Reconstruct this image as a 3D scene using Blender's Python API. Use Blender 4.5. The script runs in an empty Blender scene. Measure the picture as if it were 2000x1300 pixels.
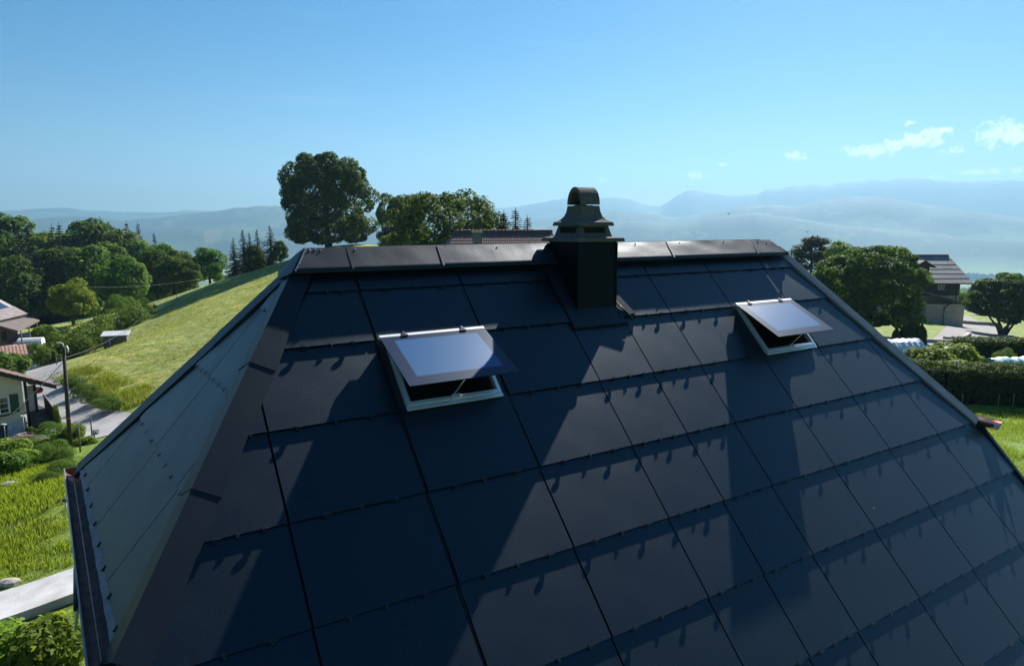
import bpy, math, random
import numpy as np
from mathutils import Vector, Matrix, noise

sc = bpy.context.scene
COL = sc.collection
PI = math.pi
def R(a): return math.radians(a)
random.seed(7)
RNG = np.random.default_rng(11)

# ------------------------------------------------------------------ camera
# level frame: camera at the origin, +Y is where it looks, +X right, Z up (metres)
FPX, CXP, CYP, HYP = 1337.0, 1000.0, 650.0, 437.0
PITCH = math.atan2(CYP - HYP, FPX)
cd = bpy.data.cameras.new("camera"); cam = bpy.data.objects.new("camera", cd); COL.objects.link(cam)
cd.sensor_fit = 'HORIZONTAL'; cd.sensor_width = 36; cd.lens = FPX / 2000 * 36
cd.clip_start = 0.1; cd.clip_end = 90000
cam.location = (0, 0, 0); cam.rotation_euler = (PI / 2 - PITCH, 0, 0)
sc.camera = cam

# ------------------------------------------------------------------ sky, sun, exposure
SUN = Vector((0.3545, 0.7290, 0.5856)).normalized()
SUN_EL = math.asin(SUN.z); SUN_AZ = math.atan2(SUN.x, SUN.y)
world = bpy.data.worlds.new("World"); sc.world = world; world.use_nodes = True
wn = world.node_tree; wn.nodes.clear()
def N(nt, typ, **kw):
    n = nt.nodes.new(typ)
    for k, v in kw.items(): setattr(n, k, v)
    return n
wo = N(wn, 'ShaderNodeOutputWorld'); bg = N(wn, 'ShaderNodeBackground'); bg2 = N(wn, 'ShaderNodeBackground')
sky = N(wn, 'ShaderNodeTexSky', sky_type='NISHITA')
sky.sun_disc = False; sky.sun_elevation = SUN_EL; sky.sun_rotation = SUN_AZ
sky.altitude = 700; sky.air_density = 1.0; sky.dust_density = 0.3; sky.ozone_density = 4.0
SKY_STRENGTH = 0.043
bg.inputs[1].default_value = SKY_STRENGTH
hsv = N(wn, 'ShaderNodeHueSaturation'); hsv.inputs['Saturation'].default_value = 1.42; hsv.inputs['Hue'].default_value = .497
wn.links.new(sky.outputs[0], hsv.inputs['Color']); wn.links.new(hsv.outputs[0], bg.inputs[0])
# small fair-weather clouds and thin cirrus, all round the horizon (direction -> azimuth, elevation)
tc = N(wn, 'ShaderNodeTexCoord'); sx = N(wn, 'ShaderNodeSeparateXYZ'); wn.links.new(tc.outputs['Generated'], sx.inputs[0])
def M_(op, a, b=None, c=None, nt=wn):
    n = N(nt, 'ShaderNodeMath', operation=op)
    for i, x in enumerate((a, b, c)):
        if x is None: continue
        if isinstance(x, (int, float)): n.inputs[i].default_value = x
        else: nt.links.new(x, n.inputs[i])
    return n.outputs[0]
azn = M_('ARCTAN2', sx.outputs[0], sx.outputs[1]); eln = M_('ARCSINE', sx.outputs[2])
cmb = N(wn, 'ShaderNodeCombineXYZ'); wn.links.new(azn, cmb.inputs[0]); wn.links.new(eln, cmb.inputs[1])
nz = N(wn, 'ShaderNodeTexNoise'); nz.inputs['Scale'].default_value = 75; nz.inputs['Detail'].default_value = 6; nz.inputs['Roughness'].default_value = 0.62
wn.links.new(cmb.outputs[0], nz.inputs['Vector'])
def azel(px, py):
    X = (px - CXP) / FPX; Y = -(py - CYP) / FPX
    d = Vector((X, math.cos(PITCH) + Y * math.sin(PITCH), -math.sin(PITCH) + Y * math.cos(PITCH))).normalized()
    return math.atan2(d.x, d.y), math.asin(d.z)
CLOUDS = [(1705, 290, 70, 17, 1.0), (1800, 272, 52, 20, 1.0), (1968, 262, 52, 30, 1.0), (1860, 294, 26, 9, .8),
          (1555, 306, 30, 12, .9), (1355, 341, 26, 12, .75), (1180, 352, 26, 10, .45), (1413, 321, 14, 6, .6),
          (1776, 241, 12, 7, .7), (1845, 256, 18, 8, .7), (1930, 335, 120, 12, .35), (1820, 345, 60, 8, .3)]
acc = None
lst = [(azel(x, y), rx / FPX, ry / FPX, w) for x, y, rx, ry, w in CLOUDS]
for a_, e_, rx, ry, w in ((58, 5, 4, 1.1, 1), (75, 7, 5, 1.4, 1), (100, 5, 6, 1.2, 1), (140, 8, 5, 1.5, .9), (-150, 6, 6, 1.3, .8), (-110, 5, 5, 1.0, .6)):
    lst.append(((R(a_), R(e_)), R(rx), R(ry), w))
for (a_, e_), rx, ry, w in lst:
    k = math.sqrt(w); ma = N(wn, 'ShaderNodeVectorMath', operation='MULTIPLY_ADD'); wn.links.new(cmb.outputs[0], ma.inputs[0])
    ma.inputs[1].default_value = (1 / (rx * k), 1 / (ry * k), 0); ma.inputs[2].default_value = (-a_ / (rx * k), -e_ / (ry * k), 0)
    ln_ = N(wn, 'ShaderNodeVectorMath', operation='LENGTH'); wn.links.new(ma.outputs[0], ln_.inputs[0])
    acc = ln_.outputs['Value'] if acc is None else M_('MINIMUM', acc, ln_.outputs['Value'])
acc = M_('SUBTRACT', 1.0, M_('MULTIPLY', acc, acc))
mr = N(wn, 'ShaderNodeMapRange'); mr.interpolation_type = 'SMOOTHSTEP'
wn.links.new(M_('ADD', acc, M_('MULTIPLY', M_('SUBTRACT', nz.outputs[0], 0.5), 4.6)), mr.inputs[0])
mr.inputs[1].default_value = 0.25; mr.inputs[2].default_value = 1.2; mr.inputs[3].default_value = 0; mr.inputs[4].default_value = 0.9
cm = M_('MULTIPLY', mr.outputs[0], M_('GREATER_THAN', acc, -1.3))
# cirrus streaks high up
mp = N(wn, 'ShaderNodeMapping'); mp.inputs['Rotation'].default_value = (0, 0, R(14)); mp.inputs['Scale'].default_value = (1.6, 16, 1)
wn.links.new(cmb.outputs[0], mp.inputs[0])
nc = N(wn, 'ShaderNodeTexNoise'); nc.inputs['Scale'].default_value = 1.5; nc.inputs['Detail'].default_value = 4; nc.inputs['Roughness'].default_value = 0.55
wn.links.new(mp.outputs[0], nc.inputs['Vector'])
m2 = N(wn, 'ShaderNodeMapRange'); m2.interpolation_type = 'SMOOTHSTEP'; wn.links.new(nc.outputs[0], m2.inputs[0])
m2.inputs[1].default_value = 0.55; m2.inputs[2].default_value = 0.85; m2.inputs[3].default_value = 0; m2.inputs[4].default_value = 0.10
fac = M_('MAXIMUM', cm, m2.outputs[0])
bg2.inputs[0].default_value = (0.93, 0.97, 1.0, 1); bg2.inputs[1].default_value = 0.72
ms = N(wn, 'ShaderNodeMixShader'); wn.links.new(fac, ms.inputs[0]); wn.links.new(bg.outputs[0], ms.inputs[1]); wn.links.new(bg2.outputs[0], ms.inputs[2])
wn.links.new(ms.outputs[0], wo.inputs[0])

sd = bpy.data.lights.new("sun", 'SUN'); sun = bpy.data.objects.new("sun", sd); COL.objects.link(sun)
sd.energy = 5.0; sd.angle = R(0.53); sd.color = (1.0, 0.965, 0.91)
sun.rotation_euler = (-SUN).to_track_quat('-Z', 'Y').to_euler()
sun.location = (0, 0, 60)

vs = sc.view_settings
vs.view_transform = 'Standard'; vs.look = 'None'; vs.gamma = 1; vs.exposure = 1.2; vs.use_curve_mapping = False
sc.cycles.use_denoising = True
sc.cycles.use_adaptive_sampling = True; sc.cycles.adaptive_threshold = 0.02
sc.cycles.max_bounces = 5; sc.cycles.diffuse_bounces = 1; sc.cycles.glossy_bounces = 2
sc.cycles.transmission_bounces = 4; sc.cycles.transparent_max_bounces = 6; sc.cycles.volume_bounces = 0
sc.cycles.sample_clamp_indirect = 6

# ------------------------------------------------------------------ pixel helpers
def ray(px, py):
    X = (px - CXP) / FPX; Y = -(py - CYP) / FPX
    return Vector((X, math.cos(PITCH) + Y * math.sin(PITCH), -math.sin(PITCH) + Y * math.cos(PITCH)))
def at(px, py, depth):
    d = ray(px, py); return d * (depth / d.y)

# ------------------------------------------------------------------ materials
MATS = {}
def lin(c): return tuple(c) + (1,) if len(c) == 3 else tuple(c)
def mat(name, col, rough=.6, metal=0., var=.2, scale=6., bump=0., bscale=30., spec=.5, col2=None, detail=5, stretch=(1, 1, 1), obj_rand=0., coat=0.):
    if name in MATS: return MATS[name]
    m = bpy.data.materials.new(name); m.use_nodes = True; nt = m.node_tree
    b = nt.nodes['Principled BSDF']; b.inputs['Roughness'].default_value = rough; b.inputs['Metallic'].default_value = metal
    b.inputs['Specular IOR Level'].default_value = spec; b.inputs['Coat Weight'].default_value = coat
    t = N(nt, 'ShaderNodeTexCoord'); mp = N(nt, 'ShaderNodeMapping'); mp.inputs['Scale'].default_value = stretch
    nt.links.new(t.outputs['Object'], mp.inputs[0])
    nn = N(nt, 'ShaderNodeTexNoise'); nn.inputs['Scale'].default_value = scale; nn.inputs['Detail'].default_value = detail
    nt.links.new(mp.outputs[0], nn.inputs['Vector'])
    mx = N(nt, 'ShaderNodeMix', data_type='RGBA')
    c1 = col2 if col2 else tuple(x * (1 - var) for x in col); c2 = col if col2 else tuple(min(1, x * (1 + var)) for x in col)
    mx.inputs[6].default_value = lin(c1); mx.inputs[7].default_value = lin(c2)
    rm = N(nt, 'ShaderNodeMapRange'); rm.inputs[1].default_value = .3; rm.inputs[2].default_value = .7
    nt.links.new(nn.outputs[0], rm.inputs[0]); nt.links.new(rm.outputs[0], mx.inputs[0])
    out = mx.outputs[2]
    if obj_rand:
        oi = N(nt, 'ShaderNodeObjectInfo'); hs = N(nt, 'ShaderNodeHueSaturation')
        r2 = N(nt, 'ShaderNodeMapRange'); nt.links.new(oi.outputs['Random'], r2.inputs[0]); r2.inputs[3].default_value = 1 - obj_rand; r2.inputs[4].default_value = 1 + obj_rand
        nt.links.new(r2.outputs[0], hs.inputs['Value']); nt.links.new(out, hs.inputs['Color']); out = hs.outputs[0]
    nt.links.new(out, b.inputs['Base Color'])
    if bump:
        n3 = N(nt, 'ShaderNodeTexNoise'); n3.inputs['Scale'].default_value = bscale; n3.inputs['Detail'].default_value = 4
        nt.links.new(mp.outputs[0], n3.inputs['Vector'])
        bp = N(nt, 'ShaderNodeBump'); bp.inputs['Strength'].default_value = min(1, bump); bp.inputs['Distance'].default_value = 0.03
        nt.links.new(n3.outputs[0], bp.inputs['Height']); nt.links.new(bp.outputs[0], b.inputs['Normal'])
    MATS[name] = m; return m

def tint(m, c):
    m.node_tree.nodes['Principled BSDF'].inputs['Specular Tint'].default_value = tuple(c) + (1,); return m
def leaf_mat(name, dark, light, trans=.35, tcol=None):
    if name in MATS: return MATS[name]
    m = bpy.data.materials.new(name); m.use_nodes = True; nt = m.node_tree
    b = nt.nodes['Principled BSDF']; o = nt.nodes['Material Output']
    b.inputs['Roughness'].default_value = .6; b.inputs['Specular IOR Level'].default_value = .10
    ge = N(nt, 'ShaderNodeNewGeometry'); oi = N(nt, 'ShaderNodeObjectInfo')
    mx = N(nt, 'ShaderNodeMix', data_type='RGBA'); mx.inputs[6].default_value = lin(dark); mx.inputs[7].default_value = lin(light)
    nt.links.new(ge.outputs['Random Per Island'], mx.inputs[0])
    hs = N(nt, 'ShaderNodeHueSaturation')
    r1 = N(nt, 'ShaderNodeMapRange'); nt.links.new(oi.outputs['Random'], r1.inputs[0]); r1.inputs[3].default_value = .75; r1.inputs[4].default_value = 1.25
    r2 = N(nt, 'ShaderNodeMapRange'); nt.links.new(oi.outputs['Random'], r2.inputs[0]); r2.inputs[3].default_value = .485; r2.inputs[4].default_value = .515
    nt.links.new(r1.outputs[0], hs.inputs['Value']); nt.links.new(r2.outputs[0], hs.inputs['Hue']); nt.links.new(mx.outputs[2], hs.inputs['Color'])
    nt.links.new(hs.outputs[0], b.inputs['Base Color'])
    tr = N(nt, 'ShaderNodeBsdfTranslucent'); mg = N(nt, 'ShaderNodeMix', data_type='RGBA', blend_type='MULTIPLY'); mg.inputs[0].default_value = 1
    nt.links.new(hs.outputs[0], mg.inputs[6]); mg.inputs[7].default_value = lin(tcol or (1.9, 1.7, .7))
    nt.links.new(mg.outputs[2], tr.inputs[0])
    ms = N(nt, 'ShaderNodeMixShader'); ms.inputs[0].default_value = trans + .08
    nt.links.new(b.outputs[0], ms.inputs[1]); nt.links.new(tr.outputs[0], ms.inputs[2]); nt.links.new(ms.outputs[0], o.inputs[0])
    MATS[name] = m; return m

# ------------------------------------------------------------------ mesh helpers
def tag(o, label=None, cat=None, group=None, kind=None):
    if label: o['label'] = label
    if cat: o['category'] = cat
    if group: o['group'] = group
    if kind: o['kind'] = kind
    return o
def empty(name, loc, rz=0, label=None, cat=None, group=None):
    o = bpy.data.objects.new(name, None); COL.objects.link(o); o.location = loc; o.rotation_euler = (0, 0, rz)
    o.empty_display_size = .3
    return tag(o, label, cat, group)
def place(name, me, parent=None, M=None, loc=None):
    o = bpy.data.objects.new(name, me); COL.objects.link(o)
    if parent: o.parent = parent
    if M is not None: o.matrix_basis = M
    if loc is not None: o.location = loc
    return o
class MB:
    def __init__(s): s.v = []; s.f = []; s.m = []; s.s = []
    def add(s, verts, faces, mi=0, smooth=False, M=None):
        k = len(s.v)
        s.v += [tuple(M @ Vector(p)) if M is not None else tuple(p) for p in verts]
        for f in faces: s.f.append([i + k for i in f]); s.m.append(mi); s.s.append(smooth)
        return s
    def box(s, a, b, mi=0, M=None):
        x0, y0, z0 = a; x1, y1, z1 = b
        return s.add([(x0, y0, z0), (x1, y0, z0), (x1, y1, z0), (x0, y1, z0), (x0, y0, z1), (x1, y0, z1), (x1, y1, z1), (x0, y1, z1)],
                     [(0, 3, 2, 1), (4, 5, 6, 7), (0, 1, 5, 4), (1, 2, 6, 5), (2, 3, 7, 6), (3, 0, 4, 7)], mi, False, M)
    def prism(s, poly, z0, z1, mi=0, M=None):
        n = len(poly)
        vs_ = [(x, y, z0) for x, y in poly] + [(x, y, z1) for x, y in poly]
        fs = [list(range(n))[::-1], list(range(n, 2 * n))] + [(i, (i + 1) % n, n + (i + 1) % n, n + i) for i in range(n)]
        return s.add(vs_, fs, mi, False, M)
    def slab(s, pts, t, mi=0):
        """thick sheet: planar polygon pts (3D, counter-clockwise seen from outside), thickness t inwards"""
        P = [Vector(p) for p in pts]; nrm = (P[1] - P[0]).cross(P[2] - P[0]).normalized(); n = len(P)
        vs_ = [tuple(p) for p in P] + [tuple(p - nrm * t) for p in P]
        fs = [list(range(n)), list(range(n, 2 * n))[::-1]] + [(i, n + i, n + (i + 1) % n, (i + 1) % n) for i in range(n)]
        return s.add(vs_, fs, mi)
    def tube(s, pts, rad, n=8, mi=0, cap=True, smooth=True):
        P = [Vector(p) for p in pts]; rr = rad if isinstance(rad, (list, tuple)) else [rad] * len(P)
        k = len(s.v); up = Vector((0, 0, 1))
        for i, p in enumerate(P):
            d = (P[min(i + 1, len(P) - 1)] - P[max(i - 1, 0)]).normalized()
            a = d.cross(up)
            if a.length < 1e-3: a = d.cross(Vector((1, 0, 0)))
            a.normalize(); b = d.cross(a)
            for j in range(n):
                t = 2 * PI * j / n; s.v.append(tuple(p + (a * math.cos(t) + b * math.sin(t)) * rr[i]))
        for i in range(len(P) - 1):
            for j in range(n):
                s.f.append([k + i * n + j, k + i * n + (j + 1) % n, k + (i + 1) * n + (j + 1) % n, k + (i + 1) * n + j]); s.m.append(mi); s.s.append(smooth)
        if cap:
            s.f.append([k + j for j in range(n)][::-1]); s.m.append(mi); s.s.append(False)
            e = k + (len(P) - 1) * n; s.f.append([e + j for j in range(n)]); s.m.append(mi); s.s.append(False)
        return s
    def loft(s, rings, mi=0, smooth=False, caps=True, closed=True):
        k = len(s.v); n = len(rings[0])
        for r in rings: s.v += [tuple(p) for p in r]
        for i in range(len(rings) - 1):
            for j in range(n if closed else n - 1):
                s.f.append([k + i * n + j, k + i * n + (j + 1) % n, k + (i + 1) * n + (j + 1) % n, k + (i + 1) * n + j]); s.m.append(mi); s.s.append(smooth)
        if caps and closed:
            s.f.append([k + j for j in range(n)][::-1]); s.m.append(mi); s.s.append(False)
            e = k + (len(rings) - 1) * n; s.f.append([e + j for j in range(n)]); s.m.append(mi); s.s.append(False)
        return s
    def mesh(s, name, mats):
        me = bpy.data.meshes.new(name); me.from_pydata(s.v, [], s.f)
        for m in (mats if isinstance(mats, (list, tuple)) else [mats]): me.materials.append(m)
        me.polygons.foreach_set('material_index', s.m); me.polygons.foreach_set('use_smooth', s.s)
        me.update(); return me
    def build(s, name, mats, parent=None, M=None, loc=None, bevel=0):
        o = place(name, s.mesh(name, mats), parent, M, loc)
        if bevel:
            b = o.modifiers.new('bevel', 'BEVEL'); b.width = bevel; b.segments = 2; b.limit_method = 'ANGLE'; b.angle_limit = R(40)
        return o
def quads_mesh(name, V, m):
    """V: (n,4,3) array of quads"""
    n = len(V); me = bpy.data.meshes.new(name)
    me.vertices.add(n * 4); me.vertices.foreach_set('co', np.ascontiguousarray(V, dtype=np.float32).ravel())
    me.loops.add(n * 4); me.loops.foreach_set('vertex_index', np.arange(n * 4, dtype=np.int32))
    me.polygons.add(n); me.polygons.foreach_set('loop_start', np.arange(0, n * 4, 4, dtype=np.int32))
    me.materials.append(m); me.update(calc_edges=True); me.validate(); return me
def grid_mesh(name, P, mats, wrap=False):
    """P: (a,b,3)"""
    a, b, _ = P.shape; me = bpy.data.meshes.new(name)
    idx = np.arange(a * b).reshape(a, b)
    if wrap: idx = np.concatenate([idx, idx[:1]], 0)
    q = np.stack([idx[:-1, :-1], idx[1:, :-1], idx[1:, 1:], idx[:-1, 1:]], -1).reshape(-1, 4)
    me.vertices.add(a * b); me.vertices.foreach_set('co', P.astype(np.float32).ravel())
    me.loops.add(len(q) * 4); me.loops.foreach_set('vertex_index', q.astype(np.int32).ravel())
    me.polygons.add(len(q)); me.polygons.foreach_set('loop_start', np.arange(0, len(q) * 4, 4, dtype=np.int32))
    me.polygons.foreach_set('use_smooth', np.ones(len(q), dtype=bool))
    for m in (mats if isinstance(mats, (list, tuple)) else [mats]): me.materials.append(m)
    me.update(calc_edges=True); return me
def copy_tree(o, parent=None):
    c = o.copy(); COL.objects.link(c); c.parent = parent
    for ch in o.children: copy_tree(ch, c)
    return c
# ================================================================== TERRAIN
CP = [  # (px, py, level depth) seen ground points
 (50,1290,12.6),(80,1180,15.0),(150,1240,13.2),(80,1000,20.5),(20,1040,19.5),(130,905,29.5),(138,876,36),(0,940,26),(60,880,36),
 (200,818,46),(130,790,51),(20,846,45),(75,720,68),(20,690,82),(60,770,55),
 (250,780,49),(350,740,52),(300,700,60),(200,690,64),(450,640,66),(400,600,84),(500,575,86),
 (225,674,76),(140,660,88),(60,650,92),(250,612,100),(330,586,104),(450,542,112),(555,512,118),(640,482,123),(720,480,118),(800,480,112),
 (1960,880,26),(1900,840,30),(1950,790,35),(1900,720,46),(1980,700,50),(1850,690,55),(1800,665,68),(1890,652,78),(1868,634,96),(1930,605,125),(1880,610,140),
 (1710,655,70),(1600,600,95),(1990,662,80)]
pts = [at(*c) for c in CP]
XYZ = [(p.x, p.y, p.z) for p in pts]
def hz(px, depth, z): d = ray(px, 437); t = depth / d.y; XYZ.append((d.x * t, depth, z))
for a_ in ((-300,150,-27),(100,150,-24),(300,150,-21),(450,150,-16),(0,200,-31),(600,200,-16),(900,200,-17),(1300,200,-23),(1700,200,-27),(2000,200,-28),
           (900,30,-9.2),(1000,52,-8.4),(1200,62,-9.6),(1400,60,-10.2),(1200,120,-14),(950,90,-6)): hz(*a_)
XYZ += [(0,-15,-9.6),(-30,-12,-10.5),(30,-12,-9.4),(-70,0,-14),(60,5,-9.6),(6,4,-9.3),(2,12,-9.3),(10,14,-9.2),(-60,-60,-16),(60,-60,-12),(0,-80,-14)]
for k in range(12):
    a_ = k * PI / 6; XYZ.append((300 * math.sin(a_), 300 * math.cos(a_), -42))
XYZ = np.array(XYZ)
def _U(r2): return 0.5 * r2 * np.log(r2 + 1e-12)
_c = XYZ[:, :2] / 100; _n = len(_c)
_d2 = ((_c[:, None] - _c[None]) ** 2).sum(-1)
_A = np.zeros((_n + 3, _n + 3)); _A[:_n, :_n] = _U(_d2) + np.eye(_n) * 2e-5; _A[:_n, _n] = 1; _A[:_n, _n+1:] = _c; _A[_n, :_n] = 1; _A[_n+1:, :_n] = _c.T
_w = np.linalg.solve(_A, np.concatenate([XYZ[:, 2], np.zeros(3)]))
def tps(x, y):
    q = np.stack([np.ravel(x), np.ravel(y)], -1) / 100; out = np.empty(len(q))
    for i in range(0, len(q), 20000):
        s = q[i:i+20000]; d2 = ((s[:, None] - _c[None]) ** 2).sum(-1)
        out[i:i+20000] = _U(d2) @ _w[:_n] + _w[_n] + s @ _w[_n+1:]
    return out.reshape(np.shape(x))
def sstep(a, b, x): t = np.clip((x - a) / (b - a), 0, 1); return t * t * (3 - 2 * t)
def G(x, y):
    x = float(x); y = float(y); r = math.hypot(x, y)
    z = float(tps(np.array([x]), np.array([y]))[0])
    if r > 180:
        f = float(sstep(180, 420, np.array(r))); z = z * (1 - f) + float(base_far(np.array(r))) * f
    return z
def base_far(r): return -30 - 220 * sstep(220, 1500, r)
# far ranges: skyline in photograph pixels at a distance (metres)
LAYERS = [
 (9400, 1950, [(-400,420),(0,411),(60,408),(125,405),(170,410),(230,413),(320,415),(360,410),(430,413),(560,409),(700,412),(800,411),(900,408),(1000,404),(1060,395),(1110,386),(1150,388),(1195,384),(1235,391),(1265,400),(1290,402),(1312,388),(1330,375),(1346,369),(1366,371),(1400,378),(1440,384),(1480,377),(1512,368),(1560,361),(1620,361),(1650,356),(1690,352),(1740,350),(1775,344),(1802,349),(1880,354),(1940,350),(2000,352),(2400,345)]),
 (6300, 1500, [(-400,425),(0,429),(60,427),(130,421),(180,424),(240,430),(310,424),(380,416),(450,407),(500,402),(540,400),(600,406),(700,416),(800,420),(900,426),(1000,428),(1100,424),(1170,414),(1205,410),(1250,414),(1320,424),(1400,412),(1450,402),(1500,398),(1560,403),(1610,392),(1665,382),(1720,385),(1800,396),(1900,412),(2000,424),(2400,420)]),
 (5000, 850, [(-400,470),(0,462),(200,452),(350,450),(450,443),(540,446),(700,450),(900,448),(1050,441),(1150,436),(1230,432),(1300,440),(1400,424),(1480,416),(1560,428),(1640,440),(1720,446),(1850,462),(2000,470),(2400,470)]),
]
def vnoise(x, y, sc_, seed):
    """cheap smooth value noise"""
    xi = x / sc_; yi = y / sc_; x0 = np.floor(xi); y0 = np.floor(yi); fx = xi - x0; fy = yi - y0
    fx = fx * fx * (3 - 2 * fx); fy = fy * fy * (3 - 2 * fy)
    def h(a, b): s = np.sin(a * 127.1 + b * 311.7 + seed * 74.7) * 43758.5453; return s - np.floor(s)
    return (h(x0, y0) * (1 - fx) + h(x0 + 1, y0) * fx) * (1 - fy) + (h(x0, y0 + 1) * (1 - fx) + h(x0 + 1, y0 + 1) * fx) * fy - .5
def skyline(layer, az):
    d, w, prof = layer
    A_ = np.array([azel(x, y)[0] for x, y in prof]); E_ = np.array([math.tan(azel(x, y)[1]) for x, y in prof])
    jag = vnoise(az * 1000, az * 0 + d, 14, 3) * .0030 + vnoise(az * 1000, az * 0 + d, 5, 6) * .0014
    return (np.interp(az, A_, E_) + jag * np.clip((np.interp(az, A_, E_) - .008) / .03, .25, 1)) * d
az_f = np.arange(-62, 62, .2); az_b = np.arange(62, 298, 4.0)
AZ = np.radians(np.concatenate([az_f, az_b]))
RR = np.concatenate([[0.02], 3 * 1.031 ** np.arange(0, int(math.log(11300 / 3) / math.log(1.031)) + 1)])
AA, RG = np.meshgrid(AZ, RR, indexing='ij'); GX = RG * np.sin(AA); GY = RG * np.cos(AA)
Z = np.zeros_like(GX)
loc_ = RG < 430
Z[loc_] = tps(GX[loc_], GY[loc_])
f_ = sstep(180, 420, RG); zf = base_far(RG)
azw = (AA + PI) % (2 * PI) - PI
for ly in LAYERS:
    d, w, _ = ly; top = skyline(ly, azw)
    sh = np.where(RG < d, sstep(d - w, d, RG), 1 - .55 * sstep(d, d + w, RG))
    rough = sum(vnoise(GX, GY, s_, k) * a_ for k, (s_, a_) in enumerate(((700, 115), (320, 70), (150, 38))))
    crest = np.exp(-((RG - d) / (w * .28)) ** 2)
    zl = -250 + (top + 250) * sh + rough * sh * (1 - crest) * .8
    zl = np.minimum(zl, (top / d) * RG)
    zf = np.maximum(zf, np.where(RG > d - w, zl, -9999))
zf = zf + np.where(RG > 900, vnoise(GX, GY, 600, 9) * 26 + vnoise(GX, GY, 180, 5) * 8, 0) * sstep(900, 1600, RG) * (1 - sstep(3700, 4150, RG))
Z = np.where(RG < 430, Z * (1 - f_) + zf * f_, zf)
P3 = np.stack([GX, GY, Z], -1)

def ground_mat():
    m = bpy.data.materials.new("meadow_ground"); m.use_nodes = True; nt = m.node_tree; L = nt.links.new
    b = nt.nodes['Principled BSDF']; b.inputs['Roughness'].default_value = .85; b.inputs['Specular IOR Level'].default_value = .15
    ge = N(nt, 'ShaderNodeNewGeometry'); at_ = N(nt, 'ShaderNodeAttribute', attribute_name='zone')
    def noise_(scale, detail=5, rough=.55, stretch=None):
        n = N(nt, 'ShaderNodeTexNoise'); n.inputs['Scale'].default_value = scale; n.inputs['Detail'].default_value = detail; n.inputs['Roughness'].default_value = rough
        if stretch:
            mp = N(nt, 'ShaderNodeMapping'); mp.inputs['Scale'].default_value = stretch; mp.inputs['Rotation'].default_value = (0, 0, R(-35)); L(ge.outputs['Position'], mp.inputs[0]); L(mp.outputs[0], n.inputs['Vector'])
        else: L(ge.outputs['Position'], n.inputs['Vector'])
        return n.outputs[0]
    def rng(x, a, c, lo=0, hi=1):
        q = N(nt, 'ShaderNodeMapRange'); L(x, q.inputs[0]); q.inputs[1].default_value = a; q.inputs[2].default_value = c; q.inputs[3].default_value = lo; q.inputs[4].default_value = hi; return q.outputs[0]
    def mix(f, c1, c2, bt='MIX'):
        q = N(nt, 'ShaderNodeMix', data_type='RGBA', blend_type=bt)
        for s_, x in ((0, f), (6, c1), (7, c2)):
            if isinstance(x, (tuple, list)): q.inputs[s_].default_value = lin(x)
            elif isinstance(x, (int, float)): q.inputs[s_].default_value = x
            else: L(x, q.inputs[s_])
        return q.outputs[2]
    def mul(a, b_): return M_('MULTIPLY', a, b_, nt=nt)
    # near: grass with straw left lying in rows, clumps, lush patches
    straw = rng(noise_(1.1, 7, .68, (1, 2.4, 1)), .42, .60)
    sepc = N(nt, 'ShaderNodeSeparateColor'); L(at_.outputs['Color'], sepc.inputs[0])
    mown = at_.outputs['Alpha']
    c = mix(rng(noise_(.09, 4), .35, .65), (.180, .265, .032), (.255, .325, .055))
    c = mix(rng(noise_(2.6, 6, .7), .38, .62), mix(1.0, c, (.42, .50, .36), 'MULTIPLY'), c)
    hay = mix(rng(noise_(7, 5, .7), .35, .65), (.36, .375, .115), (.50, .475, .22))
    c = mix(mul(mul(straw, mown), .85), c, hay)
    c = mix(mul(rng(noise_(.35, 5, .6), .5, .68), mown), c, mix(1.0, c, (1.55, 1.30, 1.1), 'MULTIPLY'))
    c = mix(1.0, c, at_.outputs['Color'], 'MULTIPLY')
    # far: fields, woods
    sp = N(nt, 'ShaderNodeVectorMath', operation='LENGTH'); L(ge.outputs['Position'], sp.inputs[0])
    vo = N(nt, 'ShaderNodeTexVoronoi'); vo.inputs['Scale'].default_value = 1 / 210; L(ge.outputs['Position'], vo.inputs['Vector'])
    cr = N(nt, 'ShaderNodeValToRGB'); cr.color_ramp.interpolation = 'CONSTANT'
    sv = N(nt, 'ShaderNodeSeparateColor'); L(vo.outputs['Color'], sv.inputs[0]); L(sv.outputs[0], cr.inputs[0])
    els = [(0, (.055, .095, .03)), (.22, (.040, .070, .025)), (.42, (.085, .11, .045)), (.6, (.05, .085, .028)), (.78, (.14, .13, .07)), (.88, (.065, .10, .035))]
    while len(cr.color_ramp.elements) < len(els): cr.color_ramp.elements.new(.5)
    for e, (p_, c_) in zip(cr.color_ramp.elements, els): e.position = p_; e.color = lin(c_)
    wood = rng(noise_(1 / 420, 6, .62), .455, .49)
    fc = mix(wood, cr.outputs[0], mix(rng(noise_(1 / 30, 4), .4, .6), (.010, .020, .012), (.022, .036, .018)))
    sz = N(nt, 'ShaderNodeSeparateXYZ'); L(ge.outputs['Position'], sz.inputs[0])
    plain = mix(1.0, cr.outputs[0], (2.3, 2.2, 1.7), 'MULTIPLY'); fc = mix(rng(sz.outputs[2], -232, -170), plain, fc)
    fc = mix(rng(sz.outputs[2], 110, 320), fc, mix(rng(noise_(1 / 260, 6), .4, .6), (.018, .026, .020), (.060, .062, .058)))
    c = mix(rng(sp.outputs['Value'], 260, 700), c, fc)
    L(c, b.inputs['Base Color'])
    bp = N(nt, 'ShaderNodeBump'); bp.inputs['Strength'].default_value = .9; bp.inputs['Distance'].default_value = .22
    hh = M_('ADD', noise_(2.2, 8, .75), mul(noise_(9, 4, .7), .35), nt=nt); L(hh, bp.inputs['Height']); L(bp.outputs[0], b.inputs['Normal'])
    return m
GM = ground_mat()
gme = grid_mesh("ground", P3, GM, wrap=True)
colr = np.ones((len(AZ), len(RR), 4), dtype=np.float32)
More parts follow.
